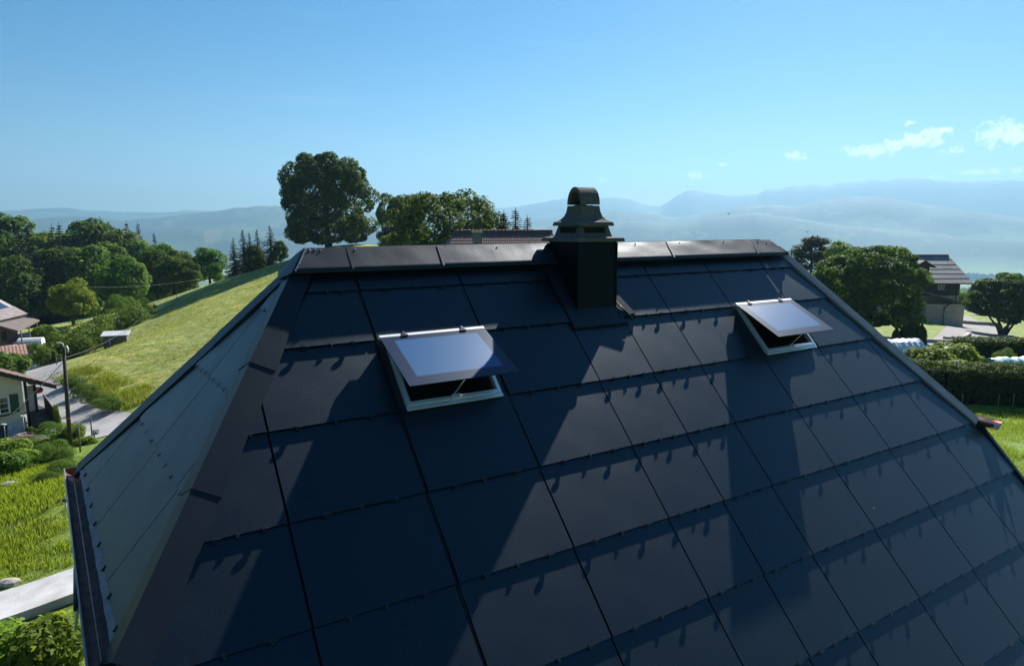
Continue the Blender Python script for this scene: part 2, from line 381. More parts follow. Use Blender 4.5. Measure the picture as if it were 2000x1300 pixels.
mown = sstep(44, 52, GY) * sstep(0, -14, GX) * (1 - sstep(150, 200, RG)) + .35 * sstep(60, 80, RG) * (GX > 0)
colr[..., 3] = np.clip(mown, 0, 1)
lushR = (GX > 5) & (RG < 60); colr[lushR, 0] *= .95; colr[lushR, 1] *= 1.10
att = gme.attributes.new('zone', 'FLOAT_COLOR', 'POINT'); att.data.foreach_set('color', colr.ravel())
ground = tag(place("ground", gme), kind='structure')

def strip(name, mpts, width, m, dz=.035, n=60, kind='structure', label=None, cat=None, thick=0):
    """road along ground: mpts list of (px,py,depth); width m or list"""
    C = [at(*p_) for p_ in mpts]; W = width if isinstance(width, (list, tuple)) else [width] * len(C)
    t = np.linspace(0, len(C) - 1, n); xs = np.array([c.x for c in C]); ys = np.array([c.y for c in C])
    def cub(v):
        out = []
        for q in t:
            i = min(int(q), len(v) - 2); f = q - i; a, b_, c_, d_ = v[max(i-1, 0)], v[i], v[i+1], v[min(i+2, len(v)-1)]
            out.append(.5 * ((2*b_) + (-a+c_)*f + (2*a-5*b_+4*c_-d_)*f*f + (-a+3*b_-3*c_+d_)*f**3))
        return np.array(out)
    X = cub(xs); Y = cub(ys); WW = np.interp(t, range(len(C)), W)
    dx = np.gradient(X); dy = np.gradient(Y); ln = np.hypot(dx, dy); nx = dy / ln; ny = -dx / ln
    k = np.linspace(-.5, .5, 9); PX = X[:, None] + nx[:, None] * k * WW[:, None]; PY = Y[:, None] + ny[:, None] * k * WW[:, None]
    PZ = tps(PX, PY) + dz
    P = np.stack([PX, PY, PZ], -1)
    if thick:
        lo = P.copy(); lo[..., 2] -= thick
        P = np.concatenate([lo[:, :1], P, lo[:, -1:]], 1)
    me = grid_mesh(name, P, m)
    if thick: me.polygons.foreach_set('use_smooth', np.zeros(len(me.polygons), dtype=bool))
    return tag(place(name, me), label, cat, kind=kind)
ASPH = mat('asphalt', (.30, .29, .285), .9, var=.22, scale=1.2, bump=.4, bscale=60)
CONC = mat('path_concrete', (.46, .445, .43), .85, var=.22, scale=1.6, bump=.25, bscale=25)
strip("road", [(262,872,40),(205,836,43.5),(160,822,46),(118,806,49.5),(85,780,54),(68,745,61),(72,715,69),(55,693,78),(20,676,88),(-60,660,100)], [4.2,4.2,4.2,4.4,4.6,4.6,4.8,5,5,5], ASPH, dz=.05, n=90)
strip("patio", [(40,852,41.5),(62,838,43.2),(84,822,45.0)], [2.2,2.8,3.2], mat('patio_gravel', (.40, .37, .33), .9, var=.2, scale=3, bump=.4), dz=.06, n=20)
strip("path", [(-60,1203,14.5),(80,1166,15.2),(230,1126,16.1)], 1.75, CONC, dz=.22, n=30, thick=.5)
strip("driveway", [(1868,700,57),(1892,678,66),(1915,656,77),(1908,642,88),(1880,630,100),(1850,620,112)], [6,6.5,7.5,7,6,5], mat('drive_asphalt', (.20, .185, .18), .9, var=.2, scale=.8, bump=.3), dz=.05, n=50)
strip("lane", [(1990,592,150),(1930,596,147),(1880,612,138),(1840,618,134)], 4.5, mat('lane_asphalt', (.24, .23, .22), .9, var=.2, scale=.6), dz=.08, n=40)
strip("forecourt", [(1960,622,112),(1925,620,113),(1895,620,114)], 3.0, mat('forecourt_paving', (.33, .27, .24), .9, var=.2, scale=1.5), dz=.06, n=20)
# ================================================================== SOLAR-ROOFED HOUSE
HROT = R(32.223)                       # ridge direction in the level frame
HR = Matrix.Rotation(HROT, 4, 'Z')
BASE = Vector((6.0, 7.65, -9.4))
house = empty("solar_roof_house", HR @ BASE, HROT, "house with black solar panel half-hipped roof in the foreground", "house")
SL = R(46.8); DPL = 5.85
nF = Vector((0, -math.sin(SL), math.cos(SL))); uF = Vector((0, math.cos(SL), math.sin(SL)))
def basis(x, y, z, o): return Matrix(((x.x, y.x, z.x, o.x), (x.y, y.y, z.y, o.y), (x.z, y.z, z.z, o.z), (0, 0, 0, 1)))
MF = basis(Vector((1, 0, 0)), uF, nF, nF * -DPL)
def PF(u, v, h=0): return MF @ Vector((u, v, h))
def part(mb, name, mats, parent=None, bevel=0):
    """a part modelled in house coordinates, under the house (or under a part)"""
    return mb.build(name, mats, parent or house, None, None if parent else -BASE, bevel)

def panel_mat(name, ribs):
    m = bpy.data.materials.new(name); m.use_nodes = True; nt = m.node_tree; L = nt.links.new
    b = nt.nodes['Principled BSDF']; b.inputs['IOR'].default_value = 1.5; b.inputs['Specular IOR Level'].default_value = .58; b.inputs['Specular Tint'].default_value = (.46, .78, 1, 1); b.inputs['Sheen Weight'].default_value = .055; b.inputs['Sheen Roughness'].default_value = .45; b.inputs['Sheen Tint'].default_value = (.50, .75, 1, 1)
    t = N(nt, 'ShaderNodeTexCoord')
    n1 = N(nt, 'ShaderNodeTexNoise'); n1.inputs['Scale'].default_value = 260; n1.inputs['Detail'].default_value = 2; L(t.outputs['Object'], n1.inputs['Vector'])
    n2 = N(nt, 'ShaderNodeTexNoise'); n2.inputs['Scale'].default_value = 2.2; n2.inputs['Detail'].default_value = 5; L(t.outputs['Object'], n2.inputs['Vector'])
    oi = N(nt, 'ShaderNodeObjectInfo')
    mx = N(nt, 'ShaderNodeMix', data_type='RGBA'); mx.inputs[6].default_value = (.002, .003, .006, 1); mx.inputs[7].default_value = (.008, .009, .013, 1)
    L(M_('MULTIPLY', n1.outputs[0], M_('ADD', n2.outputs[0], .1, nt=nt), nt=nt), mx.inputs[0])
    ad = N(nt, 'ShaderNodeVectorMath', operation='ADD'); L(t.outputs['Object'], ad.inputs[0]); L(M_('MULTIPLY', oi.outputs['Random'], 37, nt=nt), ad.inputs[1])
    vo = N(nt, 'ShaderNodeTexVoronoi'); vo.inputs['Scale'].default_value = 3.2; L(ad.outputs[0], vo.inputs['Vector'])   # droppings and dust specks
    sv_ = N(nt, 'ShaderNodeSeparateColor'); L(vo.outputs['Color'], sv_.inputs[0])
    sp_ = M_('MULTIPLY', M_('LESS_THAN', vo.outputs['Distance'], M_('MULTIPLY', sv_.outputs[1], .045, nt=nt), nt=nt), M_('GREATER_THAN', sv_.outputs[0], .55, nt=nt), nt=nt)
    dm = N(nt, 'ShaderNodeMix', data_type='RGBA'); L(M_('MULTIPLY', sp_, .5, nt=nt), dm.inputs[0]); L(mx.outputs[2], dm.inputs[6]); dm.inputs[7].default_value = (.34, .34, .32, 1)
    L(dm.outputs[2], b.inputs['Base Color'])
    rg = N(nt, 'ShaderNodeMapRange'); L(n2.outputs[0], rg.inputs[0]); rg.inputs[1].default_value = .3; rg.inputs[2].default_value = .7; rg.inputs[3].default_value = .35; rg.inputs[4].default_value = .41
    L(M_('ADD', rg.outputs[0], M_('MULTIPLY', oi.outputs['Random'], .03, nt=nt), nt=nt), b.inputs['Roughness'])
    n4 = N(nt, 'ShaderNodeTexNoise'); n4.inputs['Scale'].default_value = 75; n4.inputs['Detail'].default_value = 1; L(ad.outputs[0], n4.inputs['Vector'])
    g4 = N(nt, 'ShaderNodeMapRange'); L(n4.outputs[0], g4.inputs[0]); g4.inputs[1].default_value = .25; g4.inputs[2].default_value = .75; g4.inputs[3].default_value = .45; g4.inputs[4].default_value = .73
    L(g4.outputs[0], b.inputs['Specular IOR Level'])
    # fine cell fingers and textured glass
    wv = N(nt, 'ShaderNodeTexWave'); wv.bands_direction = 'X'; wv.inputs['Scale'].default_value = 30; wv.inputs['Distortion'].default_value = 1.2; wv.inputs['Detail'].default_value = 2; L(t.outputs['Object'], wv.inputs['Vector'])
    bp = N(nt, 'ShaderNodeBump'); bp.inputs['Strength'].default_value = .25; bp.inputs['Distance'].default_value = .0012
    L(M_('ADD', n1.outputs[0], M_('MULTIPLY', wv.outputs[0], ribs, nt=nt), nt=nt), bp.inputs['Height']); L(bp.outputs[0], b.inputs['Normal'])
    return m
PANEL = panel_mat('solar_glass', .35)
EDGE = mat('panel_edge', (.012, .012, .013), .5, var=.1)
BLACK = mat('underlay_black', (.006, .006, .007), .9, var=.2)
CAPM = mat('dark_sheet_metal', (.021, .026, .034), .42, metal=.0, spec=.14, var=.10, scale=1.6, bump=.22, bscale=2.2)
FLASH = mat('flashing_metal', (.014, .018, .024), .42, metal=.0, spec=.24, var=.12, scale=3, bump=.06, bscale=3)
CLAD = mat('chimney_cladding', (.003, .0035, .004), .5, metal=.0, spec=.16, var=.15, scale=3)
COPPER = mat('copper_gutter', (.24, .11, .085), .7, metal=0, spec=.2, var=.3, scale=9, col2=(.11, .05, .04))
COPNEW = mat('copper_bright', (.66, .42, .36), .3, metal=.9, var=.15, scale=9)
ZINC = mat('zinc_strip', (.16, .15, .17), .5, metal=.4, var=.3, scale=14)
ALU = mat('aluminium_frame', (.78, .80, .82), .25, metal=.55, var=.05)
RENDER_ = mat('cream_render', (.50, .46, .37), .9, var=.1, scale=3, bump=.2)
STEEL = mat('steel_bright', (.6, .6, .6), .3, metal=1, var=.1)

def clip(poly, a, b, c):
    """keep a*u+b*v+c>=0"""
    out = []
    for i in range(len(poly)):
        p, q = poly[i], poly[(i + 1) % len(poly)]; fp = a*p[0]+b*p[1]+c; fq = a*q[0]+b*q[1]+c
        if fp >= 0: out.append(p)
        if (fp >= 0) != (fq >= 0): t = fp / (fp - fq); out.append((p[0]+(q[0]-p[0])*t, p[1]+(q[1]-p[1])*t))
    return out
def area(poly): return .5 * sum(poly[i][0]*poly[(i+1) % len(poly)][1] - poly[(i+1) % len(poly)][0]*poly[i][1] for i in range(len(poly)))
_cache = {}
TILT = math.atan(.027)
def panel(parent, MB_, poly, name='solar_panel', vref=None):
    o_ = (min(p[0] for p in poly), vref if vref is not None else min(p[1] for p in poly))
    rel = tuple((round(p[0]-o_[0], 4), round(p[1]-o_[1], 4)) for p in poly)
    if rel not in _cache:
        mb = MB(); n = len(rel); mb.prism(rel, -.007, 0)
        mb.m = [1] + [0] + [1] * n
        _cache[rel] = mb.mesh(name, [PANEL, EDGE])
    return place(name, _cache[rel], parent, MB_ @ Matrix.Translation((o_[0], o_[1], 0)) @ Matrix.Rotation(-TILT, 4, 'X'))
# hook clip: foot, stem and an upright oval tab
def clip_mesh(w, h, z0):
    mb = MB(); mb.box((-.012, -.03, -.002), (.012, .02, .004)); mb.box((-.007, -.010, 0), (.007, -.006, z0))
    ring = [(w / 2 * math.cos(t), z0 + h / 2 + h / 2 * math.sin(t)) for t in np.linspace(0, 2 * PI, 14)[:-1]]
    mb.loft([[(x, -.011, z) for x, z in ring], [(x, -.006, z) for x, z in ring]])
    return mb.mesh('clip', CLIPM)
CLIPM = mat('clip_black', (.05, .05, .05), .35, metal=.6, var=.1)
CLIP_BIG = clip_mesh(.095, .018, .003); CLIP_SM = clip_mesh(.035, .008, .002)
def add_clips(parent, MB_, poly, vb):
    lo = [p[0] for p in poly if abs(p[1] - vb) < .02]
    if len(lo) < 2: return
    a, b = min(lo), max(lo); w = b - a
    ks = [(.22, 1), (.5, 0), (.78, 1)] if w > .75 else ([(.35, 0), (.7, 1)] if w > .4 else ([(.5, 0)] if w > .2 else []))
    for f, big in ks:
        place('clip', CLIP_BIG if big else CLIP_SM, parent, MB_ @ Matrix.Translation((a + w * f + random.uniform(-.03, .03), vb, .001)))

# ---- front slope
VROW = [-2.375, -1.49, -.605, .281, 1.161, 2.049, 2.934, 3.814, 4.499]
UCOL = [.02, 1.325, 2.618, 3.914, 5.21, 6.093, 6.967, 8.237, 9.553, 10.88, 12.10]
def hipclip(poly, inset=0.):
    # left hip edge of the panels, right hip edge
    q = clip(poly, 1, -.61, -.08 + .61 * 1.293 - inset) if max(p[1] for p in poly) > 1.17 else poly
    q = clip(q, -1, -.5017, 11.948 + .5017 * 1.191 - inset) if q and max(p[1] for p in q) > 1.2 else q
    return q
SKY_CELLS = {(6, 2), (6, 7)}            # (row, col) of the two skylights
mb = MB()
for r in range(len(VROW)):
    v0 = VROW[r]; v1 = VROW[r + 1] if r + 1 < len(VROW) else 5.15
    for c in range(len(UCOL) - 1):
        if (r, c) in SKY_CELLS: continue
        q = [(UCOL[c], v0), (UCOL[c + 1], v0), (UCOL[c + 1], v1), (UCOL[c], v1)]
        if v1 > 1.2: q = clip(clip(q, 1, -.5756, .5756 * 1.4), -1, -.5017, 12.10 + .5017 * 1.191)
        if len(q) > 2: mb.prism(q, -.075, -.05, 0, MF)
front = part(mb, "front_slope", BLACK)
for r in range(len(VROW)):
    v0 = VROW[r]; top = (VROW[r + 1] if r + 1 < len(VROW) else 5.10) + .05
    for c in range(len(UCOL) - 1):
        if (r, c) in SKY_CELLS or (r == 7 and c == 4): continue
        g0 = .018 if c == 2 else (.013 if c == 1 or c == 3 else .009); g1 = .018 if c == 1 else .009
        q = [(UCOL[c] + g0, v0), (UCOL[c + 1] - g1, v0), (UCOL[c + 1] - g1, top), (UCOL[c] + g0, top)]
        q = hipclip(q, .004)
        if len(q) < 3 or area(q) < .02: continue
        q = [p for i, p in enumerate(q) if math.dist(p, q[i - 1]) > 1e-4]
        panel(front, MF, q, vref=v0)
        add_clips(front, MF, q, v0)
# chimney column: cut panel left of the flashing
# thin rails that show in the wide joints
mb = MB()
for u, a, b in ((2.618, -2.4, 5.0), (3.914, 2.0, 5.0)): mb.box((u - .004, a, -.045), (u + .004, b, -.022), 0, MF)
part(mb, "joint_rail", EDGE, front)
# eaves and verge trim of the front slope
for nm, u0, u1 in (("verge_trim", -.05, .02), ("verge_trim", 12.10, 12.17)):
    mb = MB(); mb.prism([(u0, -2.4), (u1, -2.4), (u1, 1.2), (u0, 1.2)], -.09, .012, 0, MF); part(mb, nm, FLASH, front)

# ---- left half-hip
cN = Vector((0.0, 5.2, -3.0)); cFar = Vector((-.19, 9.95, -3.0)); apexL = Vector((2.04, 7.65, -.40))
ul = (cN - cFar).normalized(); nl = ul.cross(apexL - cFar); nl = nl if nl.z > 0 else -nl; nl.normalize(); Ul = nl.cross(ul)
midL = (cN + cFar) / 2; ML = basis(ul, Ul, nl, midL)
halfL = (cN - cFar).length / 2; sA = (apexL - midL).dot(Ul); wA = (apexL - midL).dot(ul)
def lclip(q, inset):
    # near hip: from (halfL,0) to (wA,sA); far hip: (-halfL,0)->(wA,sA)
    k1 = (halfL - wA) / sA; k2 = (halfL + wA) / sA
    q = clip(q, -1, -k1, halfL - inset); return clip(q, 1, -k2, halfL - inset) if q else q
mb = MB(); q = lclip([(-3, 0), (3, 0), (3, sA), (-3, sA)], 0); mb.prism(q, -.075, -.05, 0, ML); left = part(mb, "left_slope", BLACK)
SROW = [0.03, .95, 1.83, 2.71]; WCOL = [-2.7, -1.38, -.08, 1.22, 2.6]
for r in range(4):
    s0 = SROW[r]; s1 = (SROW[r + 1] if r < 3 else 3.35) + .05
    for c in range(4):
        q = lclip([(WCOL[c] + .007, s0), (WCOL[c + 1] - .007, s0), (WCOL[c + 1] - .007, s1), (WCOL[c] + .007, s1)], .22)
        if len(q) < 3 or area(q) < .02: continue
        panel(left, ML, q, vref=s0)
        if r: add_clips(left, ML, q, s0)
# ---- right half-hip and rear slope (turned away from the viewer)
cR = PF(12.10, 1.191); apexR = Vector((10.30, 7.65, -.40)); cRf = Vector((cR.x, 15.3 - cR.y, cR.z))
mb = MB(); mb.slab([cR, cRf, apexR], .05); part(mb, "right_slope", PANEL)
def mir(p): return Vector((p.x, 15.3 - p.y, p.z))
mb = MB(); mb.slab([mir(PF(12.1, -2.4)), mir(PF(0, -2.4)), Vector((-.19, 9.95, -3.0)), Vector((2.04, 7.65, -.42)), Vector((10.3, 7.65, -.42)), cRf], .05); part(mb, "rear_slope", PANEL)

# ---- hip flashings (folded sheet, in overlapping lengths)
def hip_flash(A, B, dirF, dirS, nA, nB, nseg, fm=None, wF=.235, wS=.20, lift=.008, fold=.024, name="hip_flashing"):
    up = (nA + nB).normalized(); fm = fm or FLASH
    for i in range(nseg):
        t0 = i / nseg; t1 = (i + 1) / nseg + (.02 if i < nseg - 1 else 0)
        r0, r1 = [], []
        for t, out, e in ((t0, r0, .007), (t1, r1, 0.)):
            p = A.lerp(B, t); k = 1 if t < .93 else .8
            out += [p + dirF * wF * k + nA * (lift + e - .03), p + dirF * wF * k + nA * (lift + e), p + up * (fold + e), p + dirS * wS * k + nB * (lift + e), p + dirS * wS * k + nB * (lift + e - .03)]
        inner0 = [q - up * .012 for q in r0[::-1]]; inner1 = [q - up * .012 for q in r1[::-1]]
        mb = MB(); mb.loft([r0 + inner0, r1 + inner1]); part(mb, name, fm)
def perp_in(plane_n, d, toward):
    v = plane_n.cross(d).normalized(); return v if v.dot(toward) > 0 else -v
A_ = PF(-.03, 1.33); B_ = PF(.5756 * (4.85 - 1.4), 4.85); d_ = (B_ - A_).normalized()
hip_flash(A_, B_, perp_in(nF, d_, Vector((1, 0, 0))), perp_in(nl, d_, Vector((0, 1, 0))), nF, nl, 3)
A_ = cFar + Vector((-.02, .05, -.03)); B_ = apexL.copy(); d_ = (B_ - A_).normalized(); nB_ = Vector((0, math.sin(SL), math.cos(SL)))
hip_flash(A_, B_, perp_in(nl, d_, Vector((0, -1, 0))), perp_in(nB_, d_, Vector((1, 0, 0))), nl, nB_, 3, wF=.20)
nr = (cRf - cR).cross(apexR - cR).normalized(); nr = nr if nr.z > 0 else -nr
A_ = PF(12.13, 1.191, .0); B_ = PF(12.13 - .5017 * (4.9 - 1.191), 4.9); d_ = (B_ - A_).normalized()
hip_flash(A_, B_, perp_in(nF, d_, Vector((-1, 0, 0))), perp_in(nr, d_, Vector((0, 1, 0))), nF, nr, 2, mat('flashing_lit', (.17, .175, .185), .42, spec=.3, var=.1, scale=3), wF=.17, lift=.016, fold=.034)  # lighter copy of the flashing metal, its sunlit tone put into the colour
A_ = cRf; B_ = apexR; d_ = (B_ - A_).normalized()
hip_flash(A_, B_, perp_in(nr, d_, Vector((0, -1, 0))), perp_in(nB_, d_, Vector((-1, 0, 0))), nr, nB_, 2)

# ---- ridge cap: folded sheet in five lengths, hipped ends
def cap_seg(x0t, x0b, x1t, x1b, lift=0., endL=False, endR=False):
    yA, zA, yB, zB = 7.70, -.27 + lift, 7.415, -.503 + lift; yC = 15.4 - yB
    n = 10; mb = MB(); k = 6
    # front and rear faces as fine grids so that the sheet can be dented
    for side in (0, 1):
        rows = []
        for j in range(k + 1):
            f = j / k; y = yA + ((yB if side == 0 else yC) - yA) * f; z = zA + (zB - zA) * f; row = []
            for i in range(n * 2 + 1):
                g = i / (n * 2); x = (x0t + (x0b - x0t) * f) * (1 - g) + (x1t + (x1b - x1t) * f) * g
                dent = (noise.noise(Vector((x * 1.7, y * 3 + side * 9, 3.1))) * .014 + noise.noise(Vector((x * 4.1, y * 6 + side * 5, 7.7))) * .006) * math.sin(PI * min(1, f + .15)) if 0 < f else 0
                row.append((x, y, z + dent))
            rows.append(row)
        y = yB if side == 0 else yC
        rows.append([(p[0], y + (.004 if side == 0 else -.004), p[2] - .025) for p in rows[-1]])
        W_ = len(rows[0]); vs_ = [p for r_ in rows for p in r_]
        fs = [(j * W_ + i, j * W_ + i + 1, (j + 1) * W_ + i + 1, (j + 1) * W_ + i) for j in range(len(rows) - 1) for i in range(W_ - 1)]
        if side == 0: fs = [f_[::-1] for f_ in fs]
        mb.add(vs_, fs, 0, True)
    if endL: mb.slab([(x0t, yA, zA), (x0b - .02, yC, zB - .02), (x0b - .10, yA, zB - .10), (x0b - .02, yB, zB - .02)], .004)
    if endR: mb.slab([(x1t, yA, zA), (x1b + .02, yB, zB - .02), (x1b + .02, yC, zB - .02)], .004)
    o = part(mb, "ridge_cap", CAPM)
    return o
c1 = cap_seg(2.12, 1.92, 2.62, 2.59, .004, endL=True)
cap_seg(2.61, 2.58, 3.77, 3.715); cap_seg(3.76, 3.705, 5.41, 5.41, .004)
cap_seg(6.03, 6.03, 7.66, 7.56); cap_seg(7.65, 7.55, 9.63, 9.47, .004); cap_seg(9.62, 9.46, 10.09, 10.24, 0, endR=True)
mb = MB()
for (xt, xb) in ((2.615, 2.585), (3.765, 3.71), (7.655, 7.553), (9.625, 9.463)):     # standing seams
    mb.loft([[(xt - .012, 7.70, -.262), (xt + .012, 7.70, -.262), (xt + .012, 7.70, -.275), (xt - .012, 7.70, -.275)], [(xb - .012, 7.415, -.490), (xb + .012, 7.415, -.490), (xb + .012, 7.415, -.508), (xb - .012, 7.415, -.508)]])
    part(mb, "cap_seam", CAPM); mb = MB()
mb = MB()
def rivet(p, r=.008):
    mb.loft([[(p[0] + r * math.cos(t) * k, p[1] + r * math.sin(t) * k, p[2] + r * h) for t in np.linspace(0, 2 * PI, 7)[:-1]] for k, h in ((1.3, -.6), (1, .5), (.4, .9))])
for i in range(11):
    f = i / 10; rivet((2.135 - .20 * f + .015, 7.69 - .27 * f, -.262 - .232 * f + .006))
for x, f in ((2.18, .12), (2.24, .1), (2.3, .14), (2.70, .13), (4.6, .15), (7.0, .1), (7.9, .12), (8.9, .12), (9.75, .13), (9.95, .2)): rivet((x, 7.70 - .285 * f, -.27 - .233 * f + .012))
tag(part(mb, "rivet", STEEL), kind='stuff')

for m_ in (FLASH, CAPM, CLAD): tint(m_, (.42, .74, 1))
# ---- gutters
def gutter(pA, pB, r, m, name, ends=(1, 1), side=Vector((-1, 0, 0)), lip=True):
    mb = MB(); d = (pB - pA).normalized(); up = Vector((0, 0, 1)); o = side
    arc = [PI + PI * i / 10 for i in range(11)]
    def prof(p, rr, rev=False):
        q = [p + o * math.cos(t) * rr + up * math.sin(t) * rr for t in arc]; return q[::-1] if rev else q
    k = 24; rings = []
    for i in range(k + 1):
        p = pA.lerp(pB, i / k); rings.append(prof(p, r) + prof(p, r - .006, True))
    mb.loft(rings, 0, False)
    for e, p, s in ((ends[0], pA, -1), (ends[1], pB, 1)):
        if e:
            q = prof(p, r * .99); mb.loft([[x - d * s * .001 for x in q], [x - d * s * .005 for x in q]])
    return mb.build(name, m, house, None, -BASE), mb
gl0 = Vector((.02 - .10, 4.75, -3.06)); gl1 = cFar + Vector((-.10, .08, -.06))
gL, _ = gutter(gl0, gl1, .088, COPPER, "gutter")
dG = (gl1 - gl0).normalized()
mb = MB()
for sd_ in (-1, 1): mb.tube([gl0 + Vector((sd_ * .088, 0, 0)), gl1 + Vector((sd_ * .088, 0, 0))], .009, 6)
part(mb, "gutter_lip", mat('lip_zinc', (.30, .28, .33), .35, metal=.7, var=.3, scale=6), gL).location = (0, 0, 0)
mb = MB(); mb.tube([gl0 + Vector((.0, 0, -.078)), gl1 + Vector((0, 0, -.078))], .006, 5); part(mb, "gutter_seam", COPNEW, gL)
mb = MB(); e0 = gl1 - dG * .30
mb.loft([[p + Vector((math.cos(t) * .080, 0, math.sin(t) * .080)) for t in [PI + PI * i / 8 for i in range(9)]] for p in (e0, gl1 - dG * .01)], 0, False, caps=False, closed=False); part(mb, "gutter_end_piece", COPNEW, gL)
mb = MB()   # zinc drip strip along the eave
ring0 = []; ring1 = []
nn_ = 40
for i in range(nn_ + 1):
    p = cN.lerp(cFar, i / nn_); w = .003 * math.sin(i * 1.7) + .003 * math.sin(i * 3.1)
    ring0.append(p + Ul * .06 + nl * -.02); ring1.append(p + Vector((-.030 + w, 0, -.03)))
for i in range(nn_): mb.add([ring0[i], ring1[i], ring1[i + 1], ring0[i + 1]], [(0, 1, 2, 3)])
part(mb, "eave_strip", ZINC)
mb = MB()
for i in range(8): mb.box((-.012, .004, -.03), (.012, .05, .012), 0, ML @ Matrix.Translation((halfL - .35 - i * .55, 0, 0)))
tag(part(mb, "eave_hook", CLIPM), kind='stuff')
gr0 = cR + Vector((.15, -.26, .0)); gr1 = cRf + Vector((.15, .05, -.0))
gR, _ = gutter(gr0, gr1, .135, COPNEW, "gutter", ends=(0, 1), side=Vector((1, 0, 0)))
mb = MB()
for sd_ in (-1, 1): mb.tube([gr0 + Vector((sd_ * .135, 0, 0)), gr1 + Vector((sd_ * .135, 0, 0))], .011, 6)
part(mb, "gutter_lip", COPNEW, gR)

# ---- chimney
X0, X1, Y0, Y1 = 5.40, 6.035, 6.98, 7.615
mb = MB(); mb.box((X0, Y0, -1.75), (X1, Y1, -.232)); chim = part(mb, "chimney", CLAD, bevel=.004)
for q in ((X0 - .012, X0 + .01), (X1 - .01, X1 + .012)):
    mb = MB(); mb.box((q[0], Y0 - .012, -1.12), (q[1], Y0 + .01, -.24)); part(mb, "corner_trim", CLAD, chim)
CCON = mat('chimney_concrete', (.135, .125, .105), .95, var=.3, scale=30, bump=.45, bscale=60, col2=(.075, .07, .062))
cx_, cy_ = (X0 + X1) / 2, (Y0 + Y1) / 2
def sq(h, z): return [(cx_ - h, cy_ - h, z), (cx_ + h, cy_ - h, z), (cx_ + h, cy_ + h, z), (cx_ - h, cy_ + h, z)]
mb = MB(); mb.loft([sq(.385, -.232), sq(.395, -.222), sq(.385, -.183), sq(.30, -.168)]); part(mb, "chimney_slab", CCON, chim)
mb = MB()  # vent block: four corner piers and mid piers under a top band
zb, zt = -.168, -.028
def tap(z): return .275 + (.235 - .275) * (z - zb) / (zt - zb)
mb.loft([sq(tap(zb), zb), sq(tap(-.118), -.118)])
mb.loft([sq(tap(-.045), -.045), sq(tap(zt), zt)])
for k in range(4):
    Mk = Matrix.Translation((cx_, cy_, 0)) @ Matrix.Rotation(k * PI / 2, 4, 'Z')
    h0, h1 = tap(-.118), tap(-.045)
    mb.loft([[Mk @ Vector(v) for v in ((-h, -h, z), (-h + w, -h, z), (-h + w, -h + w, z), (-h, -h + w, z))] for h, w, z in ((h0, .085, -.118), (h1, .06, -.045))])
mb.box((cx_ - .205, cy_ - .205, -.118), (cx_ + .205, cy_ + .205, -.045), 1)  # solid near-black core: the shade inside the openings put into the colour
part(mb, "vent_block", [CCON, mat('dark_inside', (.012, .012, .012), .95)], chim)
mb = MB()  # flared cowl
prof = [(.288, -.028), (.290, -.018), (.280, .022), (.255, .030), (.215, .055), (.180, .10), (.160, .16), (.150, .235)]
mb.loft([sq(h, z) for h, z in prof]); part(mb, "cowl", CCON, chim)
mb = MB()  # barrel hood, open towards both ends along the ridge
Ro, Ri, Lh = .158, .122, .15
nA = 18
ringsO = []
for x in (-Lh, Lh):
    ringsO.append([(cx_ + x, cy_ + Ro * math.cos(t), .247 + Ro * 1.45 * math.sin(t)) for t in np.linspace(0, PI, nA)] + [(cx_ + x, cy_ + Ri * math.cos(t), .247 + Ri * 1.45 * math.sin(t)) for t in np.linspace(PI, 0, nA)])
mb.loft(ringsO, 0, False); part(mb, "hood", CCON, chim)
mb = MB(); mb.box((cx_ - .02, cy_ - Ri * .97, .25), (cx_ + .02, cy_ + Ri * .97, .30)); mb.box((cx_ - .09, cy_ - .09, .236), (cx_ + .09, cy_ + .09, .242)); part(mb, "flue", mat('dark_inside', (.012, .012, .012)), chim)
mb = MB(); mb.slab([(5.36, 7.60, -.275), (6.08, 7.60, -.275), (6.08, 8.03, -.54), (5.36, 8.03, -.54)][::-1], .02); part(mb, 'gap_blocker', FLASH, chim)  # added sheet behind the shaft, out of view, to block sun through the gap
# apron flashing round the shaft
mb = MB()
mb.prism([(5.215, 3.70), (6.088, 3.70), (6.07, 4.05), (5.40, 4.05), (5.40, 4.9), (5.215, 4.9)], -.03, .018, 0, MF)
part(mb, "chimney_flashing", FLASH, chim)
mb = MB(); mb.prism([(6.035, 3.80), (6.30, 3.84), (6.20, 4.1), (6.12, 4.9), (6.035, 4.9)], -.01, .03, 0, MF); mb.tube([PF(6.05, 4.03, .05), PF(6.20, 3.74, .035)], .012, 6); part(mb, "flashing_upstand", FLASH, chim)
mb = MB()   # panel strip beside the chimney is replaced by sheet metal on the far side
mb.prism([(6.036, 4.45), (6.09, 4.45), (6.09, 5.1), (6.036, 5.1)], -.03, .016, 0, MF); part(mb, "side_flashing", FLASH, chim)

